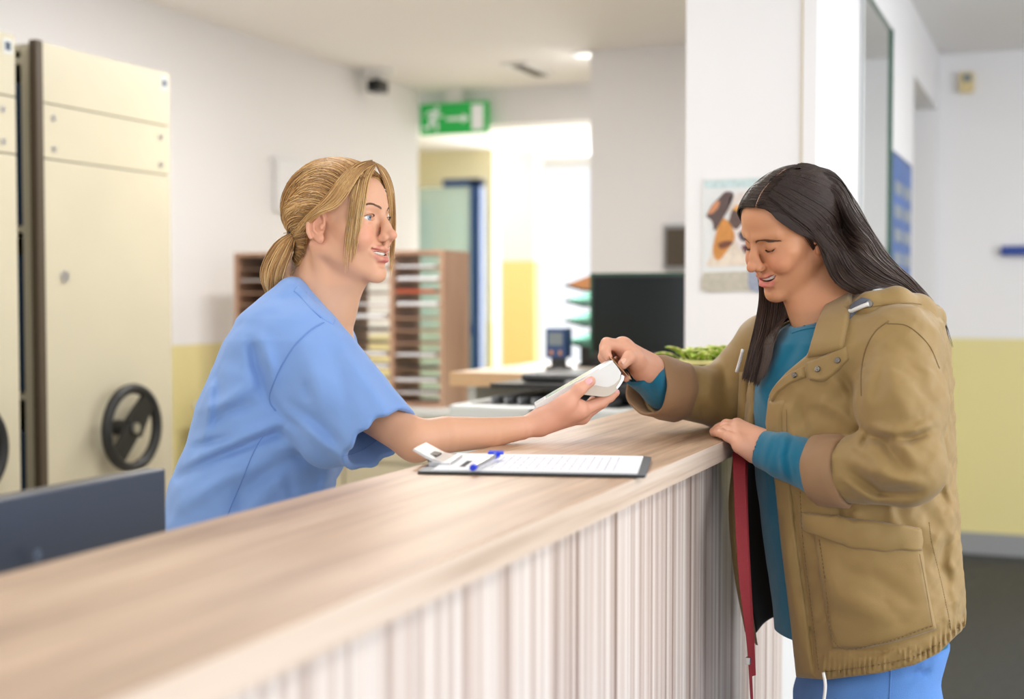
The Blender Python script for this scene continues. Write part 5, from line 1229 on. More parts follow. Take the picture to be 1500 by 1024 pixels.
pprism('chrome_strip', [(878, 541.5), (893, 532.6), (897, 529.5), (897.2, 527.6), (893, 529.4), (877, 538.6)], D0-0.0012, EXT*0.05, M['chrome'], ptm)
pprism('end_rim', [(910, 549), (914.6, 551.2), (913.4, 557), (908, 565.5), (904, 570), (902.5, 568), (907, 561), (910, 555)], D0-0.0006, EXT*1.015, M['chrome'], ptm)
pprism('card_slot', [(898, 530), (899.5, 529.5), (912.5, 547.5), (911.5, 548.5)], D0+0.006, EXT*0.8, M['black'], ptm)

# ================================================================== customer in front of the counter
HW = Head(V(1157, 338, 2.40), 24, 25, 8, -1, 0.945, aper=0.0, mouth=0.0064, cheek=0.007, fold=0.0045, lip=1.0, nose=-0.003, wide=0.002, fore=0.003, ear=-0.006)
wc_ = HW.G((0, 0, 0))
wn0, wn1 = HW.G((0, -0.030, -0.055)), V(1228, 482, 2.425)
def w_neck(p):
    d = cone(p, wn0, wn1, 0.052, 0.056)
    d = smin(d, cone(p, HW.G((0, 0.025, -0.085)), V(1196, 480, 2.41), 0.030, 0.034), 0.03)
    return smin(d, cone(p, wn1, V(1235, 530, 2.42), 0.06, 0.10), 0.05)
LW, LE, LS = V(1116, 657, 2.360), V(1326, 684, 2.18), V(1316, 508, 2.27)          # left wrist, elbow, shoulder
RW, RE, RS = V(950, 545, 2.478), V(1072, 588, 2.615), V(1112, 525, 2.56)            # right
def w_lhand(p):
    w = V(1113, 655, 2.360)
    kn = [V(1084, 648, 2.352), V(1081, 637, 2.372), V(1079, 629, 2.392), V(1080, 624, 2.412)]
    d = cone(p, w, kn[0], 0.0225, 0.0140)
    for k in kn[1:]: d = smin(d, cone(p, V(1112, 650, 2.37), k, 0.0225, 0.0145), 0.014)
    d = smin(d, cone(p, V(1104, 664, 2.355), V(1086, 655, 2.350), 0.0165, 0.0120), 0.014)
    fs = [([kn[0], V(1066, 639, 2.364), V(1056, 634.5, 2.382), V(1050, 634, 2.396)], [0.0130, 0.0098, 0.0085, 0.0078]),
          ([kn[1], V(1064, 630, 2.392), V(1053, 632, 2.410), V(1046, 634, 2.420)], [0.0130, 0.0102, 0.0088, 0.0078]),
          ([kn[2], V(1062, 625, 2.415), V(1052, 628, 2.435), V(1045, 632, 2.445)], [0.0130, 0.0102, 0.0088, 0.0078]),
          ([kn[3], V(1064, 622, 2.438), V(1055, 626, 2.455), V(1049, 630, 2.465)], [0.0130, 0.0100, 0.0086, 0.0078]),
          ([V(1100, 645, 2.41), V(1088, 636, 2.445), V(1076, 632, 2.460)], [0.017, 0.0115, 0.0090])]
    for pts, r in fs: d = smin(d, chain(p, pts, np.array(r)*0.93, 0.004), 0.0028)
    return smin(d, cone(p, V(1113, 655, 2.360), V(1150, 668, 2.318), 0.0235, 0.030), 0.012)
def w_rhand(p):
    w = V(948, 540, 2.472)
    kn = [V(911, 507, 2.432), V(910, 506, 2.450), V(912, 510, 2.468), V(917, 518, 2.482)]
    d = cone(p, w, kn[0], 0.0235, 0.0135)
    for k in kn[1:]: d = smin(d, cone(p, w, k, 0.0225, 0.0135), 0.014)
    d = smin(d, cone(p, V(944, 541, 2.452), V(930, 526, 2.425), 0.019, 0.0150), 0.016)
    d = smin(d, cone(p, V(930, 526, 2.425), V(914, 508, 2.435), 0.013, 0.013), 0.016)
    fs = [([kn[0], V(889, 503.5, 2.418), V(886, 515, 2.410), V(890.5, 523, 2.408)], [0.0128, 0.0105, 0.0092, 0.0078]),
          ([kn[1], V(887, 508, 2.440), V(884, 523, 2.434), V(889, 534, 2.430)], [0.0128, 0.0104, 0.0090, 0.0080]),
          ([kn[2], V(892, 515, 2.462), V(892, 532, 2.456), V(900, 545, 2.450)], [0.0125, 0.0100, 0.0088, 0.0078]),
          ([kn[3], V(905, 530, 2.478), V(908, 545, 2.468), V(917, 553.5, 2.455)], [0.0118, 0.0092, 0.0082, 0.0074]),
          ([V(931, 526, 2.422), V(922, 523, 2.403), V(912.5, 533.5, 2.397)], [0.0145, 0.0112, 0.0092])]
    for pts, r in fs: d = smin(d, chain(p, pts, r, 0.005), 0.004)
    return smin(d, cone(p, w, RW+np.array((0.03, -0.01, 0.03)), 0.0235, 0.028), 0.012)
# ---- garment volumes
SR_ = [(462, 1178, 1255), (480, 1150, 1300), (505, 1126, 1345), (530, 1118, 1352), (560, 1111, 1358), (600, 1106, 1360), (650, 1109, 1360), (700, 1114, 1362), (760, 1120, 1366), (850, 1133, 1372), (926, 1142, 1374), (940, 1143, 1374)]
SZb = [0.075, 0.115, 0.150, 0.155, 0.158, 0.158, 0.152, 0.150, 0.150, 0.155, 0.160, 0.160]
def w_shirt_torso(p): return rowloft(p, SR_, 2.425, SZb, 2.15, 0.2)
def w_shirt_body(p):
    d = w_shirt_torso(p)-0.0012*vnoise(p, 60, 4)
    d = d-folds(p, [([(1112, 560), (1122, 600)], 0.003, 8), ([(1150, 500), (1130, 540), (1112, 580)], 0.005, 10), ([(1170, 500), (1150, 540)], -0.004, 8)])
    return smax(d, -cone(p, HW.G((0, -0.01, -0.05)), V(1203, 474, 2.405), 0.062, 0.0500), 0.003)
def w_shirt_left(p):
    la = chain(p, [V(1250, 692, 2.232), V(1208, 689, 2.262), V(1150, 668, 2.318), LW], [0.040, 0.0465, 0.0405, 0.0325], 0.006)
    la = la-folds(p, [([(1152, 636), (1143, 668), (1150, 702)], 0.0035, 5), ([(1160, 640), (1153, 668), (1160, 704)], -0.003, 4), ([(1186, 648), (1174, 680), (1182, 716)], 0.003, 6), ([(1138, 636), (1128, 664), (1122, 690)], -0.0015, 4), ([(1168, 644), (1185, 666), (1200, 690)], 0.003, 5)])-0.001*vnoise(p, 80, 9)
    ax = V(1108, 654, 2.36)-V(1150, 668, 2.330); ax /= np.linalg.norm(ax); c = (p-V(1114, 656, 2.358).astype(np.float32))@ax.astype(np.float32)
    la = smax(la, c, 0.003); return smax(la, -smax(chain(p, [V(1105, 653, 2.36), V(1140, 665, 2.332)], [0.0262, 0.0275]), -(c+0.018), 0.002), 0.0015)
def w_shirt_right(p):
    ra = chain(p, [V(1015, 580, 2.56), V(975, 566, 2.515), V(928, 534, 2.462)], [0.046, 0.0405, 0.0345], 0.02)
    ra = ra-folds(p, [([(955, 520), (950, 555), (962, 590)], -0.003, 6), ([(940, 525), (940, 560)], 0.002, 7), ([(968, 540), (965, 580)], 0.004, 8)])
    ax = V(928, 534, 2.462)-V(975, 566, 2.515); ax /= np.linalg.norm(ax); c = (p-V(936, 538, 2.468).astype(np.float32))@ax.astype(np.float32)
    ra = smax(ra, c, 0.003); return smax(ra, -smax(chain(p, [V(920, 530, 2.455), V(960, 556, 2.50)], [0.0278, 0.0285]), -(c+0.018), 0.002), 0.0015)
def w_shirt(p): return np.minimum(w_shirt_body(p), np.minimum(w_shirt_left(p), w_shirt_right(p)))
JR = [(428, 1246, 1316), (445, 1212, 1344), (475, 1150, 1368), (505, 1120, 1372), (555, 1104, 1377), (620, 1100, 1379), (700, 1108, 1383), (800, 1120, 1390), (880, 1132, 1393), (940, 1142, 1389), (1010, 1152, 1383)]
JZb = [0.090, 0.125, 0.165, 0.185, 0.192, 0.188, 0.182, 0.186, 0.190, 0.190, 0.190]
EDN = np.array([(420, 1222), (475, 1200), (520, 1182), (545, 1152), (563, 1136), (585, 1125), (620, 1121), (700, 1134), (800, 1144), (915, 1158), (1000, 1167)], float)
HEMW = np.array([(1100, 985), (1165, 992), (1210, 996), (1290, 986), (1340, 974), (1375, 957), (1400, 932), (1420, 915)], float)
FJ = [([(1232, 548), (1250, 575), (1262, 600)], -0.0120, 9), ([(1200, 590), (1230, 600), (1258, 630)], 0.0090, 12), ([(1150, 590), (1160, 640), (1165, 700)], 0.0060, 10), ([(1172, 585), (1180, 640)], -0.0045, 8),
      ([(1200, 820), (1230, 870), (1300, 900)], 0.0060, 14), ([(1240, 830), (1290, 850), (1330, 880)], -0.0045, 12), ([(1385, 760), (1380, 830), (1400, 880)], -0.0090, 9), ([(1395, 740), (1372, 800)], 0.0075, 10), ([(1368, 700), (1385, 740)], -0.0075, 8),
      ([(1250, 745), (1256, 760)], 0.0060, 8), ([(1300, 735), (1310, 765)], 0.0060, 8), ([(1225, 740), (1230, 760)], -0.0045, 6), ([(1390, 850), (1404, 890)], 0.0075, 8), ([(1150, 760), (1160, 850), (1175, 950)], 0.0060, 8), ([(1162, 720), (1172, 800), (1186, 900), (1194, 985)], -0.0053, 4), ([(1205, 955), (1290, 955), (1370, 925)], -0.0045, 6)]
def w_jacket_solid(p): return rowloft(p, JR, 2.42, JZb, 2.15, 0.2)
def w_jacket_torso(p):
    d = w_jacket_solid(p); u, v = PX(p); near = np.clip((2.46-p[:, 2])/0.05, 0, 1)
    gather = 0.0030*np.sin(u*0.85)*np.exp(-np.abs(np.interp(u, HEMW[:, 0], HEMW[:, 1])-10-v)/11)*(u > 1205)
    d = d-(folds(p, FJ)+gather)*near-0.0018*vnoise(p, 42, 6)-0.0012*vnoise(p, 95, 8)-0.0026*(0.4-np.abs(vnoise(p, 62, 21)))-0.0009*vnoise(p, 190, 5)
    e = np.interp(v, EDN[:, 0], EDN[:, 1]); fz = np.clip((p[:, 2]-2.43)/0.05, 0, 1); farcut = fz*np.interp(v, [620, 680], [90, -25])
    cut = (e-farcut-u)/F*p[:, 2]; hem = (v-np.interp(u, HEMW[:, 0], HEMW[:, 1])+fz*95)/F*p[:, 2]
    o = smax(d, cut, 0.004); o = smax(o, hem, 0.003)
    return smax(o, -(d+0.0095), 0.001)
FS_ = [([(1266, 632), (1296, 648), (1322, 684)], -0.0203, 9), ([(1276, 626), (1312, 640), (1342, 678)], 0.0095, 9), ([(1290, 640), (1330, 645), (1358, 634)], -0.0135, 7), ([(1300, 628), (1340, 630), (1366, 618)], 0.0081, 8),
       ([(1242, 688), (1290, 720), (1345, 722)], -0.0149, 9), ([(1245, 672), (1300, 700), (1350, 708)], 0.0095, 10), ([(1250, 652), (1280, 672), (1300, 694)], 0.0068, 8), ([(1284, 520), (1272, 560), (1268, 610)], 0.0081, 9), ([(1300, 530), (1312, 580), (1340, 620)], 0.0068, 14), ([(1330, 520), (1350, 570), (1375, 600)], -0.0054, 14), ([(1240, 705), (1262, 722), (1280, 734)], 0.0081, 6), ([(1262, 655), (1270, 640)], -0.0081, 5)]
def w_sleeve(p):
    d = chain(p, [LS, V(1320, 590, 2.215), LE], [0.0640, 0.0670, 0.0610], 0.03)
    d = smin(d, ell(p, V(1312, 505, 2.285), (0.066, 0.060, 0.070)), 0.03)
    d = smin(d, cone(p, V(1326, 682, 2.18), V(1226, 690, 2.246), 0.0575, 0.0530), 0.025)
    return d-folds(p, FS_)-0.0018*vnoise(p, 50, 12)-0.0012*vnoise(p, 110, 3)-0.0026*(0.4-np.abs(vnoise(p, 58, 31)))-0.0008*vnoise(p, 190, 5)
def w_rsleeve(p):
    d = chain(p, [V(1128, 512, 2.55), V(1092, 560, 2.60), RE], [0.070, 0.064, 0.0560], 0.03)
    d = smin(d, cone(p, RE, V(952, 563, 2.500), 0.0560, 0.0500), 0.03)
    d = d-folds(p, [([(1020, 545), (1015, 580), (1030, 612)], -0.006, 8), ([(1045, 540), (1040, 580), (1050, 610)], 0.005, 9), ([(1065, 530), (1060, 570), (1072, 600)], -0.007, 8), ([(1030, 560), (1060, 575), (1080, 600)], 0.004, 8)])-0.0018*vnoise(p, 50, 2)
    ax = V(952, 563, 2.50)-RE; ax /= np.linalg.norm(ax); c = (p-V(966, 567, 2.515).astype(np.float32))@ax.astype(np.float32)
    d = smax(d, c, 0.003); inn = cone(p, RE, V(930, 562, 2.48), 0.043, 0.0425)
    return smax(d, -smax(inn, -(c+0.03), 0.002), 0.002)
SAX = V(1226, 690, 2.246)-LE; SAX /= np.linalg.norm(SAX)
def w_jacket_near(p):
    t, s = w_jacket_torso(p), w_sleeve(p); c = (p-V(1232, 690, 2.242).astype(np.float32))@SAX.astype(np.float32)
    arm = (p[:, 1] < V(0, 622, 2.25)[1]) & (p[:, 2] < 2.36) & (p[:, 0] < V(1310, 0, 2.25)[0]); s = np.where(arm, smax(s, c, 0.003), s)
    k = np.clip((p[:, 1]-V(0, 640, 2.25)[1])/0.06, 0.0, 1.0)*0.012+0.002
    return smin(t, s, k[0]) if np.ndim(k) == 0 else _sminv(t, s, k)
def _sminv(a, b, k): h = np.clip(0.5+0.5*(b-a)/k, 0, 1); return b+(a-b)*h-k*h*(1-h)
def w_jacket(p): return smin(w_jacket_near(p), w_rsleeve(p), 0.010)
def w_hood(p):
    d = chain(p, [V(1246, 466, 2.315), V(1275, 449, 2.300), V(1312, 446, 2.300), V(1345, 456, 2.335), V(1362, 468, 2.41), V(1350, 462, 2.49), V(1300, 450, 2.545)], [0.010, 0.0215, 0.0260, 0.0255, 0.024, 0.025, 0.022], 0.02)
    d = smin(d, ell(p, V(1335, 470, 2.36), (0.042, 0.026, 0.06)), 0.02)
    return d-folds(p, [([(1262, 444), (1300, 452), (1345, 448)], -0.004, 6), ([(1290, 470), (1330, 476), (1360, 490)], 0.004, 8)])-0.0014*vnoise(p, 70, 4)
WB = thing('person', tuple(V2W(V(1280, 960, 2.42))*np.array((1, 1, 0))), 'person with long dark hair in khaki jacket paying with a card at the counter', 'person')
whip = V2W(V(1272, 985, 2.42)); wfw, wlat = -VR.copy(), np.array((VH[0], VH[1], 0))/np.hypot(VH[0], VH[1])
whip2 = V2W(V(1268, 1040, 2.42)); wbare = legs(whip2, wfw, wlat, 0.085, 0.06, 0.08, 0.055, 0.038)
def w_core(p):
    d = smin(w_neck(p), w_shirt_torso(p)+0.022, 0.02)
    d = smin(d, chain(p, [LS, LE, V(1200, 680, 2.30), LW], [0.045, 0.036, 0.03, 0.024], 0.02), 0.02); d = smin(d, chain(p, [RS, RE, V(975, 566, 2.515), RW], [0.045, 0.036, 0.03, 0.024], 0.02), 0.02)
    return smin(smin(d, wbare(p), 0.03), cone(p, V(1262, 900, 2.42), W2V(whip2), 0.10, 0.11), 0.05)
P1 = mesh_sdf(lambda p: smin(HW.face(p), w_neck(p), 0.012), wc_+np.array((-0.135, -0.205, -0.14)), wc_+np.array((0.16, 0.14, 0.14)), 0.0019)
lo, hi = bbox([V(1036, 608, 2.33), V(1150, 700, 2.33), V(1036, 608, 2.48), V(1150, 700, 2.48)], 0.006); P2 = mesh_sdf(w_lhand, lo, hi, 0.0018)
lo, hi = bbox([V(872, 488, 2.38), V(975, 580, 2.38), V(872, 488, 2.50), V(975, 580, 2.50)], 0.006); P3 = mesh_sdf(w_rhand, lo, hi, 0.0018)
fl_ = W2V(whip*np.array((1, 1, 0)))[1]
P4 = mesh_sdf(w_core, np.array((0.20, fl_+0.03, 2.10)), np.array((0.78, V(1230, 470, 2.42)[1], 2.70)), 0.011, proj=False)
Vt, Fa = merge([P1, P2, P3, P4]); SK2 = lin(206, 146, 108)
cw = HW.colours(Vt, SK2, lin(206, 108, 106), lin(210, 134, 104)); far_ = np.linalg.norm(Vt-wc_, axis=1) > 0.19; cw[far_] = lin(222, 166, 138)
wbody = v_obj('body', Vt, Fa, MP['skin_b'], WB, cw)
eye(wbody, HW, 1, lin(60, 42, 30), look=(0, -0.6)); eye(wbody, HW, -1, lin(60, 42, 30), look=(0, -0.6)); teeth(wbody, HW)
hairs_on(HW.face, 'eyebrow', wbody, HW, [(0.0135, 0.093, 0.0125), (0.022, 0.092, 0.0132), (0.034, 0.084, 0.0140), (0.050, 0.064, 0.0115)], 280, 0.0062, 0.00036, MP['hair'], lin(96, 64, 46), 0.0042, lambda t, r: (0.8, -0.3, 0.45-0.9*t), 3)
hairs_on(HW.face, 'eyelash', wbody, HW, [(0.0190, 0.0752, -0.0032), (0.026, 0.0778, -0.0052), (0.035, 0.0768, -0.0050), (0.0425, 0.0728, -0.0026)], 90, 0.0040, 0.00024, MP['hair'], lin(40, 27, 22), 0.0004, lambda t, r: (0.1+0.6*t, 0.75, -0.5), 5, taper=False)
nail(wbody, V(914.5, 529.5, 2.3882), V(912.5, 533.5, 2.397)-V(922, 523, 2.403), np.array((0.55, 0.25, -1.0)), 0.0062, 0.0052, MP['nail_b'])
nail(wbody, V(1050, 630.5, 2.3905), V(1050, 634, 2.396)-V(1058, 633, 2.382), np.array((0.0, 1.0, -0.75)), 0.0050, 0.0042, MP['nail_b'])
nail(wbody, V(1046, 628.5, 2.415), V(1046, 634, 2.420)-V(1053, 631, 2.41), np.array((0.0, 1.0, -0.7)), 0.0050, 0.0042, MP['nail_b'])
# ---- shirt
Q1 = mesh_sdf(w_shirt_body, np.array((0.38, V(0, 932, 2.42)[1], 2.24)), np.array((0.74, V(0, 466, 2.42)[1], 2.60)), 0.0045)
lo, hi = bbox([V(1096, 625, 2.19), V(1240, 745, 2.19), V(1096, 625, 2.40), V(1240, 745, 2.40)], 0.01); Q2 = mesh_sdf(w_shirt_left, lo, hi, 0.0024)
lo, hi = bbox([V(905, 500, 2.42), V(1010, 610, 2.42), V(905, 500, 2.60), V(1010, 610, 2.60)], 0.01); Q3 = mesh_sdf(w_shirt_right, lo, hi, 0.0024)
Vt, Fa = merge([Q1, Q2, Q3])
wsh = v_obj('shirt', Vt, Fa, MP['teal'], WB)
seam('neck_band', w_shirt, [(1160, 488), (1176, 483), (1194, 480), (1208, 482)], MP['teal'], wsh, 2.1, 2.7, 0.0022, 0.0, 40)
# ---- jacket
Vt, Fa = mesh_sdf(w_jacket, np.array((0.235, V(0, 1004, 2.42)[1], 2.08)), np.array((0.80, V(0, 420, 2.42)[1], 2.70)), 0.0040)
jk = v_obj('jacket', Vt, Fa, MP['khaki'], WB)
jall = lambda p: np.minimum(w_jacket_solid(p), np.minimum(w_sleeve(p), w_hood(p)))
jnear = lambda p: np.minimum(w_jacket(p), w_hood(p))
lo, hi = np.array((0.56, 0.0, 2.24)), np.array((0.80, 0.13, 2.60))
Vt, Fa = mesh_sdf(w_hood, lo, hi, 0.0042); hd_ = v_obj('hood', Vt, Fa, MP['khaki'], jk)
def cuff(name, a, b, r, th, m, parent, wob=0.002, n=44):
    """rolled cuff: short open tube from a to b with a thick soft edge (V-space)"""
    ax = (b-a); L = np.linalg.norm(ax); ax /= L; ref = np.array((0, 1.0, 0)); e1 = np.cross(ax, ref); e1 /= np.linalg.norm(e1); e2 = np.cross(e1, ax)
    prof = [(-0.004, r-th), (0.0, r), (L*0.3, r+0.0015), (L*0.7, r+0.001), (L, r-0.0005), (L+0.002, r-th*0.5), (L-0.001, r-th), (L*0.4, r-th*1.2)]
    Vt, Fc = [], []; m_ = len(prof)
    for k in range(n):
        t = 2*math.pi*k/n
        for s, rr in prof:
            q = rr+wob*math.sin(3*t+s*60)+wob*0.6*math.sin(7*t+1+s*90); Vt.append(a+ax*(s+0.004*math.sin(2*t+0.6))+(e1*math.cos(t)+e2*math.sin(t))*q)
    for k in range(n):
        for j in range(m_): Fc.append((k*m_+j, k*m_+(j+1) % m_, ((k+1) % n)*m_+(j+1) % m_, ((k+1) % n)*m_+j))
    o = v_obj(name, np.array(Vt), np.array(Fc), m, parent)
    bm = bmesh.new(); bm.from_mesh(o.data); bmesh.ops.recalc_face_normals(bm, faces=bm.faces); bm.to_mesh(o.data); bm.free(); return o
cuff('rolled_cuff', V(1238, 690, 2.238), V(1197, 690, 2.268), 0.0590, 0.006, MP['khaki2'], jk)
cuff('rolled_cuff', V(992, 572, 2.540), V(950, 564, 2.497), 0.0570, 0.006, MP['khaki2'], jk)
J0, J1 = 2.0, 2.62
drape('collar', jall, [[(1222, 424), (1212, 448), (1199, 475), (1184, 524)], [(1236, 428), (1230, 452), (1220, 482), (1208, 520)], [(1249, 434), (1247, 455), (1241, 485), (1235, 513)]], MP['khaki'], jk, J0, J1, 0.004, 0.006, 20, 40)
drape('throat_tab', jall, [[(1182, 532), (1208, 521), (1240, 508)], [(1184, 546), (1212, 540), (1243, 518)], [(1187, 557), (1212, 557), (1244, 527)]], MP['khaki'], jk, J0, J1, 0.003, 0.004, 14, 26)
drape('placket_flap', jall, [[(1181, 536), (1160, 546), (1139, 563), (1128, 582)], [(1181, 553), (1162, 561), (1143, 575), (1132, 590)]], MP['khaki'], jk, J0, J1, 0.002, 0.004, 10, 26)
drape('placket', jnear, [[(1126, 588), (1123, 625), (1136, 705), (1146, 800), (1160, 915), (1168, 990)], [(1150, 586), (1146, 625), (1158, 705), (1168, 800), (1184, 915), (1194, 992)]], MP['khaki'], jk, J0, J1, 0.0005, 0.0035, 12, 70)
for u, v in ((1201, 542), (1229, 529), (1168, 551)):
    p, _ = march(jall, np.array([(u, v)], float), J0, J1); nn = grad(jall, p)[0]; c = V2W(p[0]+nn*0.0085); a = V2W(p[0]+nn*0.0105)
    bm = bmesh.new(); cyl(bm, c, a, 0.0052, 0.0044, 20); cyl(bm, a, a+(a-c)*0.4, 0.0024, 0.0020, 14); bm_obj('snap_button', bm, MP['brass'], jk)
pk = drape('pocket', jnear, [[(1192, 775), (1240, 785), (1300, 792), (1350, 800)], [(1203, 850), (1250, 868), (1310, 868), (1358, 858)], [(1220, 950), (1270, 948), (1325, 936), (1371, 921)]], MP['khaki'], jk, J0, J1, 0.002, 0.004, 34, 34, 0.004)
drape('pocket_flap', jnear, [[(1178, 750), (1230, 757), (1290, 764), (1347, 773)], [(1178, 764), (1225, 774), (1285, 786), (1350, 790)], [(1181, 777), (1215, 788), (1256, 803), (1348, 808)]], MP['khaki'], jk, J0, J1, 0.007, 0.005, 18, 34, 0.004)
for nm_, pts in (('pocket_stitch', [(1200, 790), (1209, 850), (1225, 944), (1290, 942), (1366, 917)]), ('pocket_stitch', [(1366, 917), (1356, 860), (1347, 812)])):
    seam(nm_, lambda p: jnear(p)-0.006, pts, MP['khakiseam'], jk, J0, J1, 0.0008, 0.0006, 150, dash=True)
for pts in ([(1172, 720), (1176, 790), (1186, 870), (1200, 985)], [(1361, 765), (1365, 795), (1378, 850), (1390, 905), (1393, 925)], [(1152, 600), (1154, 650), (1162, 700)], [(1210, 984), (1280, 975), (1340, 962), (1380, 940)]):
    seam('stitched_seam', jnear, pts, MP['khakiseam'], jk, J0, J1, 0.0007, 0.0001, 140, dash=True)
seam('armhole_seam', jnear, [(1302, 470), (1282, 486), (1268, 512), (1262, 545), (1262, 580)], MP['khakiseam'], jk, J0, J1, 0.0012, 0.0003, 70)
seam('yoke_seam', jnear, [(1300, 474), (1330, 478), (1360, 505), (1376, 540)], MP['khakiseam'], jk, J0, J1, 0.0010, 0.0003, 60)
seam('hood_seam', w_hood, [(1262, 452), (1295, 447), (1330, 444), (1350, 446)], MP['khakiseam'], hd_, J0, J1, 0.0009, 0.0003, 50)
drape('hood_lining', jall, [[(1262, 436), (1250, 444), (1238, 458), (1230, 472)], [(1275, 438), (1262, 450), (1248, 464), (1236, 478)]], mat('grey_lining', srgb(92, 98, 110), 0.8), hd_, J0, J1, 0.001, 0.002, 8, 20)
cp, _ = march(jall, spline(np.array([(1231, 472), (1240, 463), (1254, 454), (1266, 449), (1273, 446)], float), 24), J0, J1); cp = cp+grad(jall, cp)*0.005
Vt, Fc = tube_arr(V2W(cp), 0.0036, 8); arr_obj('drawcord', Vt, Fc, MP['cord'], hd_)
e_, _ = march(jall, np.array([(1273.5, 445)], float), J0, J1); ng = grad(jall, e_)[0]; bm = bmesh.new(); cyl(bm, V2W(e_[0]+ng*0.001), V2W(e_[0]+ng*0.0035), 0.0062, 0.0055, 16); bm_obj('eyelet', bm, MP['brass'], hd_)
cp = spline(np.array([V(1088, 512, 2.44), V(1084, 528, 2.45), V(1079, 545, 2.46)]), 12); Vt, Fc = tube_arr(V2W(cp), 0.0030, 8); arr_obj('drawcord', Vt, Fc, MP['cord'], hd_)
cp = spline(np.array([V(1206, 985, 2.235), V(1209, 1005, 2.232), V(1206, 1040, 2.235), V(1210, 1080, 2.235)]), 16); Vt, Fc = tube_arr(V2W(cp), 0.0026, 8); arr_obj('hem_drawcord', Vt, Fc, MP['cord'], jk)
# far front edge of the open jacket, lining turned to the camera
def panel(name, rows, m, parent):
    R = np.stack([spline(np.array(r, float), 14) for r in rows]); G = np.stack([spline(R[:, j], 50) for j in range(14)], 1); n, k = 50, 14
    Vt = np.stack([(G[..., 0]-750)/F*G[..., 2], (512-G[..., 1])/F*G[..., 2], G[..., 2]], -1).reshape(-1, 3)
    o = v_obj(name, Vt, np.array([(i*k+j, i*k+j+1, (i+1)*k+j+1, (i+1)*k+j) for i in range(n-1) for j in range(k-1)]), m, parent)
    md = o.modifiers.new('thick', 'SOLIDIFY'); md.thickness = 0.003; md.offset = 0; return o
panel('lining', [[(1094, 640, 2.53), (1110, 640, 2.56), (1150, 640, 2.585)], [(1088, 700, 2.53), (1105, 700, 2.57), (1150, 700, 2.59)], [(1082, 780, 2.53), (1105, 780, 2.575), (1160, 780, 2.60)], [(1092, 860, 2.53), (1115, 858, 2.575), (1165, 850, 2.60)], [(1106, 928, 2.53), (1125, 908, 2.575), (1170, 890, 2.60)]], MP['dark'], jk)
panel('far_front_edge', [[(1084, 545, 2.52), (1092, 545, 2.50), (1101, 548, 2.51)], [(1080, 620, 2.52), (1090, 620, 2.505), (1101, 622, 2.51)], [(1072, 690, 2.52), (1080, 690, 2.51), (1090, 690, 2.525)], [(1068, 750, 2.52), (1076, 750, 2.51), (1085, 750, 2.525)], [(1076, 840, 2.52), (1084, 840, 2.51), (1093, 840, 2.525)], [(1092, 925, 2.52), (1100, 935, 2.51), (1109, 945, 2.525)]], MP['khaki'], jk)
# ---- jeans, shoes
JE = [(925, 1192, 1382), (965, 1184, 1374), (985, 1178, 1368), (1024, 1174, 1364), (1080, 1180, 1352), (1140, 1184, 1344)]
wlg = legs(whip2, wfw, wlat, 0.082, 0.06, 0.098, 0.070, 0.055)
fy = W2V(np.array((whip2[0], whip2[1], 0.07)))[1]
def w_jeans(p): return smax(smin(rowloft(p, JE, 2.42, 0.155, 2.3), wlg(p), 0.04)-0.0025*vnoise(p, 45, 3)-folds(p, [([(1360, 970), (1355, 985), (1330, 990)], -0.006, 5), ([(1364, 975), (1350, 978)], 0.005, 6)]), fy-p[:, 1], 0.004)
Vt, Fa = mesh_sdf(w_jeans, np.array((0.36, fy-0.02, 2.18)), np.array((0.79, V(0, 935, 2.42)[1], 2.66)), 0.007)
jn = v_obj('jeans', Vt, Fa, MP['denim'], WB)
seam('side_seam', w_jeans, [(1305, 975), (1304, 1000), (1302, 1040)], MP['denim'], jn, 2.0, 2.7, 0.0013, 0.0003, 30)
shoes(WB, whip2.copy(), wfw, wlat, 0.082, MP['boot'], M['dark'])
# ---- hair
W_B = (lin(92, 72, 62), lin(60, 45, 39), lin(36, 27, 24))
wz = [-0.09, -0.06, -0.03, 0.0, 0.020, 0.035, 0.055, 0.072, 0.080, 0.1]; wy = [-0.040, -0.030, -0.012, 0.014, 0.036, 0.050, 0.058, 0.063, 0.066, 0.078]
def wbase(p): return smin(HW.skull(p), cone(p, wn0, HW.G((0, -0.05, -0.10)), 0.052, 0.050), 0.03)
def wcap(p):
    q = HW.L(p); ym = np.interp(q[:, 2], wz, wy); d = wbase(p)-0.0065-0.001*vnoise(p, 150, 2)
    part = np.exp(-((q[:, 0]-0.020)/0.0022)**2)*(q[:, 2] > 0.02); d = d+0.004*part
    return smax(smax(d, (q[:, 1]-ym)*0.7, 0.006), -0.088-q[:, 2], 0.006)
Vt, Fa = mesh_sdf(wcap, wc_+np.array((-0.13, -0.12, -0.12)), wc_+np.array((0.15, 0.15, 0.12)), 0.003)
ql = HW.L(Vt.astype(np.float32)); pt_ = (np.abs(ql[:, 0]-0.020) < 0.0026) & (ql[:, 2] > 0.03)
hp, hcl = [(Vt, Fa)], [np.where(pt_[:, None], lin(150, 112, 92), W_B[2]*0.9)]
wsk = lambda p: wbase(p)
def skin_push(p): return np.minimum(np.minimum(HW.face(p), wbase(p)-0.003), w_jacket_solid(p))
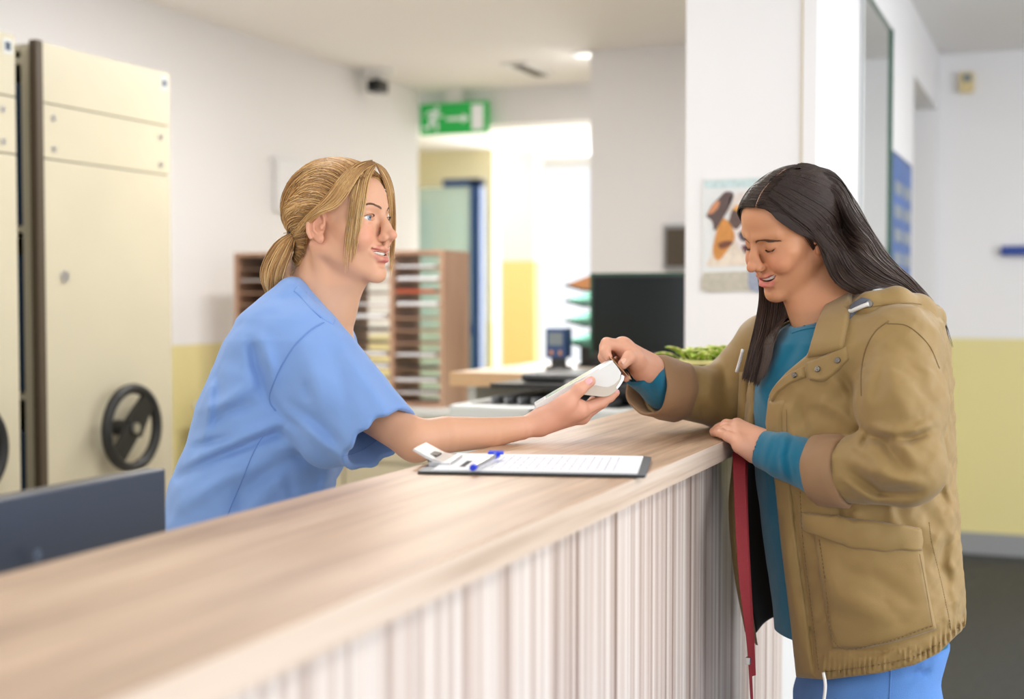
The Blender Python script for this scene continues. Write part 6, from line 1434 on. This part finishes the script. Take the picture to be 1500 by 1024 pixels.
near = [[(1124, 302, 2.365), (1138, 321, 2.345), (1168, 341, 2.325), (1198, 357, 2.322), (1208, 386, 2.325), (1226, 416, 2.335), (1262, 432, 2.35), (1310, 430, 2.38), (1350, 452, 2.41), (1380, 500, 2.40)],
        [(1127, 290, 2.365), (1156, 314, 2.335), (1186, 336, 2.320), (1212, 366, 2.318), (1236, 402, 2.325), (1272, 425, 2.345), (1320, 430, 2.39), (1360, 465, 2.41), (1383, 506, 2.40)],
        [(1136, 278, 2.365), (1175, 302, 2.330), (1206, 336, 2.315), (1236, 376, 2.318), (1266, 406, 2.335), (1310, 421, 2.375), (1350, 446, 2.41), (1370, 476, 2.405), (1384, 509, 2.395)],
        [(1148, 264, 2.368), (1196, 286, 2.330), (1231, 331, 2.318), (1259, 371, 2.325), (1291, 399, 2.345), (1325, 418, 2.39), (1355, 446, 2.41), (1374, 476, 2.405), (1386, 511, 2.395)],
        [(1160, 252, 2.372), (1210, 270, 2.340), (1245, 315, 2.335), (1272, 360, 2.345), (1302, 392, 2.365), (1330, 415, 2.40), (1358, 443, 2.415), (1376, 473, 2.41), (1387, 509, 2.40)],
        [(1170, 245, 2.38), (1219, 256, 2.375), (1250, 296, 2.38), (1279, 346, 2.385), (1307, 385, 2.395), (1335, 413, 2.41), (1361, 444, 2.42), (1378, 473, 2.415), (1388, 509, 2.405)],
        [(1176, 243, 2.40), (1216, 254, 2.42), (1247, 296, 2.44), (1276, 348, 2.44), (1303, 388, 2.44), (1332, 416, 2.44), (1358, 446, 2.44), (1374, 475, 2.43), (1386, 512, 2.42)]]
far = [[(1122, 299, 2.385), (1104, 301, 2.41), (1092, 304, 2.44), (1100, 345, 2.48), (1110, 395, 2.48), (1114, 432, 2.47), (1109, 470, 2.45), (1093, 536, 2.42), (1087, 558, 2.41)],
       [(1134, 281, 2.385), (1110, 283, 2.42), (1094, 299, 2.46), (1106, 350, 2.49), (1121, 420, 2.48), (1121, 470, 2.45), (1109, 520, 2.41), (1099, 562, 2.40)],
       [(1148, 264, 2.388), (1126, 266, 2.42), (1105, 286, 2.47), (1126, 360, 2.49), (1140, 430, 2.47), (1139, 480, 2.44), (1125, 530, 2.40), (1110, 566, 2.39)],
       [(1162, 251, 2.39), (1145, 253, 2.43), (1130, 276, 2.48), (1150, 370, 2.49), (1159, 435, 2.46), (1155, 480, 2.43), (1140, 522, 2.39), (1120, 558, 2.38)],
       [(1174, 244, 2.40), (1170, 251, 2.45), (1160, 290, 2.49), (1174, 380, 2.48), (1174, 440, 2.45), (1166, 472, 2.43), (1150, 512, 2.38), (1127, 552, 2.37)]]
def on_scalp(p): return np.minimum(wbase(p)-0.0065, HW.face(p)-0.004)
def tv(gs, umax, kmax=3):
    out = []
    for gd in gs:
        q = np.array(gd, float); P, hit = march(on_scalp, q[:, :2], 2.2, 2.6); r = []
        for k in range(len(q)): r.append(P[k] if (hit[k] and k <= kmax and q[k, 1] < 362 and q[k, 0] < umax) else V(*q[k]))
        out.append(r)
    return out
add_sheet(tv(near, 1235), 3000, 34, 0.0012, 61, (0.0005, 0.0010), W_B, 0.15, (skin_push, 0.0050), (hp, hcl))
add_sheet(tv(near[1:], 1235), 900, 34, 0.0026, 62, (0.0005, 0.0009), W_B, 0.15, (skin_push, 0.0085), (hp, hcl))
add_sheet(tv(far, 1200, 1), 1800, 30, 0.0016, 63, (0.0006, 0.0011), W_B, 0.15, (skin_push, 0.0045), (hp, hcl), cut=(0.88, 1.0, 0.7))
rg = np.random.RandomState(77); PXO = 0.020
for side, cnt in ((-1, 1100), (1, 500)):
    m = 16; tt = np.linspace(0, 1, m); Rt = spline(np.array([(0, 0.068, 0.074), (0, 0.050, 0.090), (0, 0.010, 0.106), (0, -0.035, 0.104), (0, -0.075, 0.080)]), 200)[(rg.rand(cnt)*199).astype(int)]+rg.randn(cnt, 3)*0.0012
    Rt[:, 0] = PXO+side*(0.0016+np.abs(Rt[:, 0])); En = np.stack([np.full(cnt, side*0.078), Rt[:, 1]*0.55-0.030, np.full(cnt, -0.035)], 1)+rg.randn(cnt, 3)*0.003
    P = Rt[:, None]+(En-Rt)[:, None]*tt[None, :, None]; sn = np.sin(np.pi*tt)[None]; P[:, :, 0] += side*0.035*sn; P[:, :, 2] += 0.03*sn; P[:, :, 1] += 0.012*sn*(Rt[:, 1:2] > 0.03)
    p = (HW.o+(P*HW.s)@HW.A).reshape(-1, 3); off = np.repeat(rg.uniform(0.0075, 0.0100, cnt), m)
    for _ in range(4): d = wbase(p.astype(np.float32)); p = p-grad(wbase, p)*(d-off)[:, None]
    P = p.reshape(cnt, m, 3)
    for _ in range(3): P[:, 1:-1] = 0.5*P[:, 1:-1]+0.25*(P[:, :-2]+P[:, 2:])
    hp.append(strands(P, rg.uniform(0.0005, 0.0010, (cnt, 1))*np.ones((1, m)))); hcl.append(np.repeat(tint(cnt, m, rg, 0.1, W_B), 3, axis=1).reshape(-1, 3))
P = spline(np.array([(PXO, 0.064, 0.072), (PXO, 0.048, 0.090), (PXO, 0.018, 0.104), (PXO*0.8, -0.015, 0.108)]), 30); p = HW.o+(P*HW.s)@HW.A
for _ in range(4): d = wbase(p.astype(np.float32)); p = p-grad(wbase, p)*(d-0.0106)[:, None]
hp.append(strands(p[None], np.full((1, 30), 0.0011))); hcl.append(np.tile(lin(158, 122, 104), (90, 1)))
Vt, Fa = merge(hp); v_obj('hair', Vt, Fa, MP['hair'], WB, np.vstack(hcl))

# ---- bank card between the fingers
c = V(908, 537, 2.412); e1 = V(925, 554, 2.415)-V(891, 519, 2.412); e1 /= np.linalg.norm(e1); e2 = np.array((0.12, 0.02, 1.0)); e2 -= e1*(e1@e2); e2 /= np.linalg.norm(e2); nn = np.cross(e1, e2)
cdn = thing('bank_card', tuple(V2W(c)), 'gold bank card held against the payment terminal', 'card')
def cslab(name, a0, a1, b0, b1, z0, z1, m):
    bm = bmesh.new(); prism(bm, [V2W(c+e1*a+e2*b+nn*z0) for a, b in ((a0, b0), (a1, b0), (a1, b1), (a0, b1))], V2W(nn*(z1-z0))-V2W(np.zeros(3))); return bm_obj(name, bm, m, cdn)
cslab('card_body', -0.027, 0.027, -0.028, 0.0576, -0.0005, 0.0005, M['card']); cslab('chip', -0.006, 0.006, -0.020, -0.008, 0.0005, 0.0007, M['steel']); cslab('magnetic_strip', 0.010, 0.020, -0.028, 0.0576, -0.0008, -0.0005, M['black'])
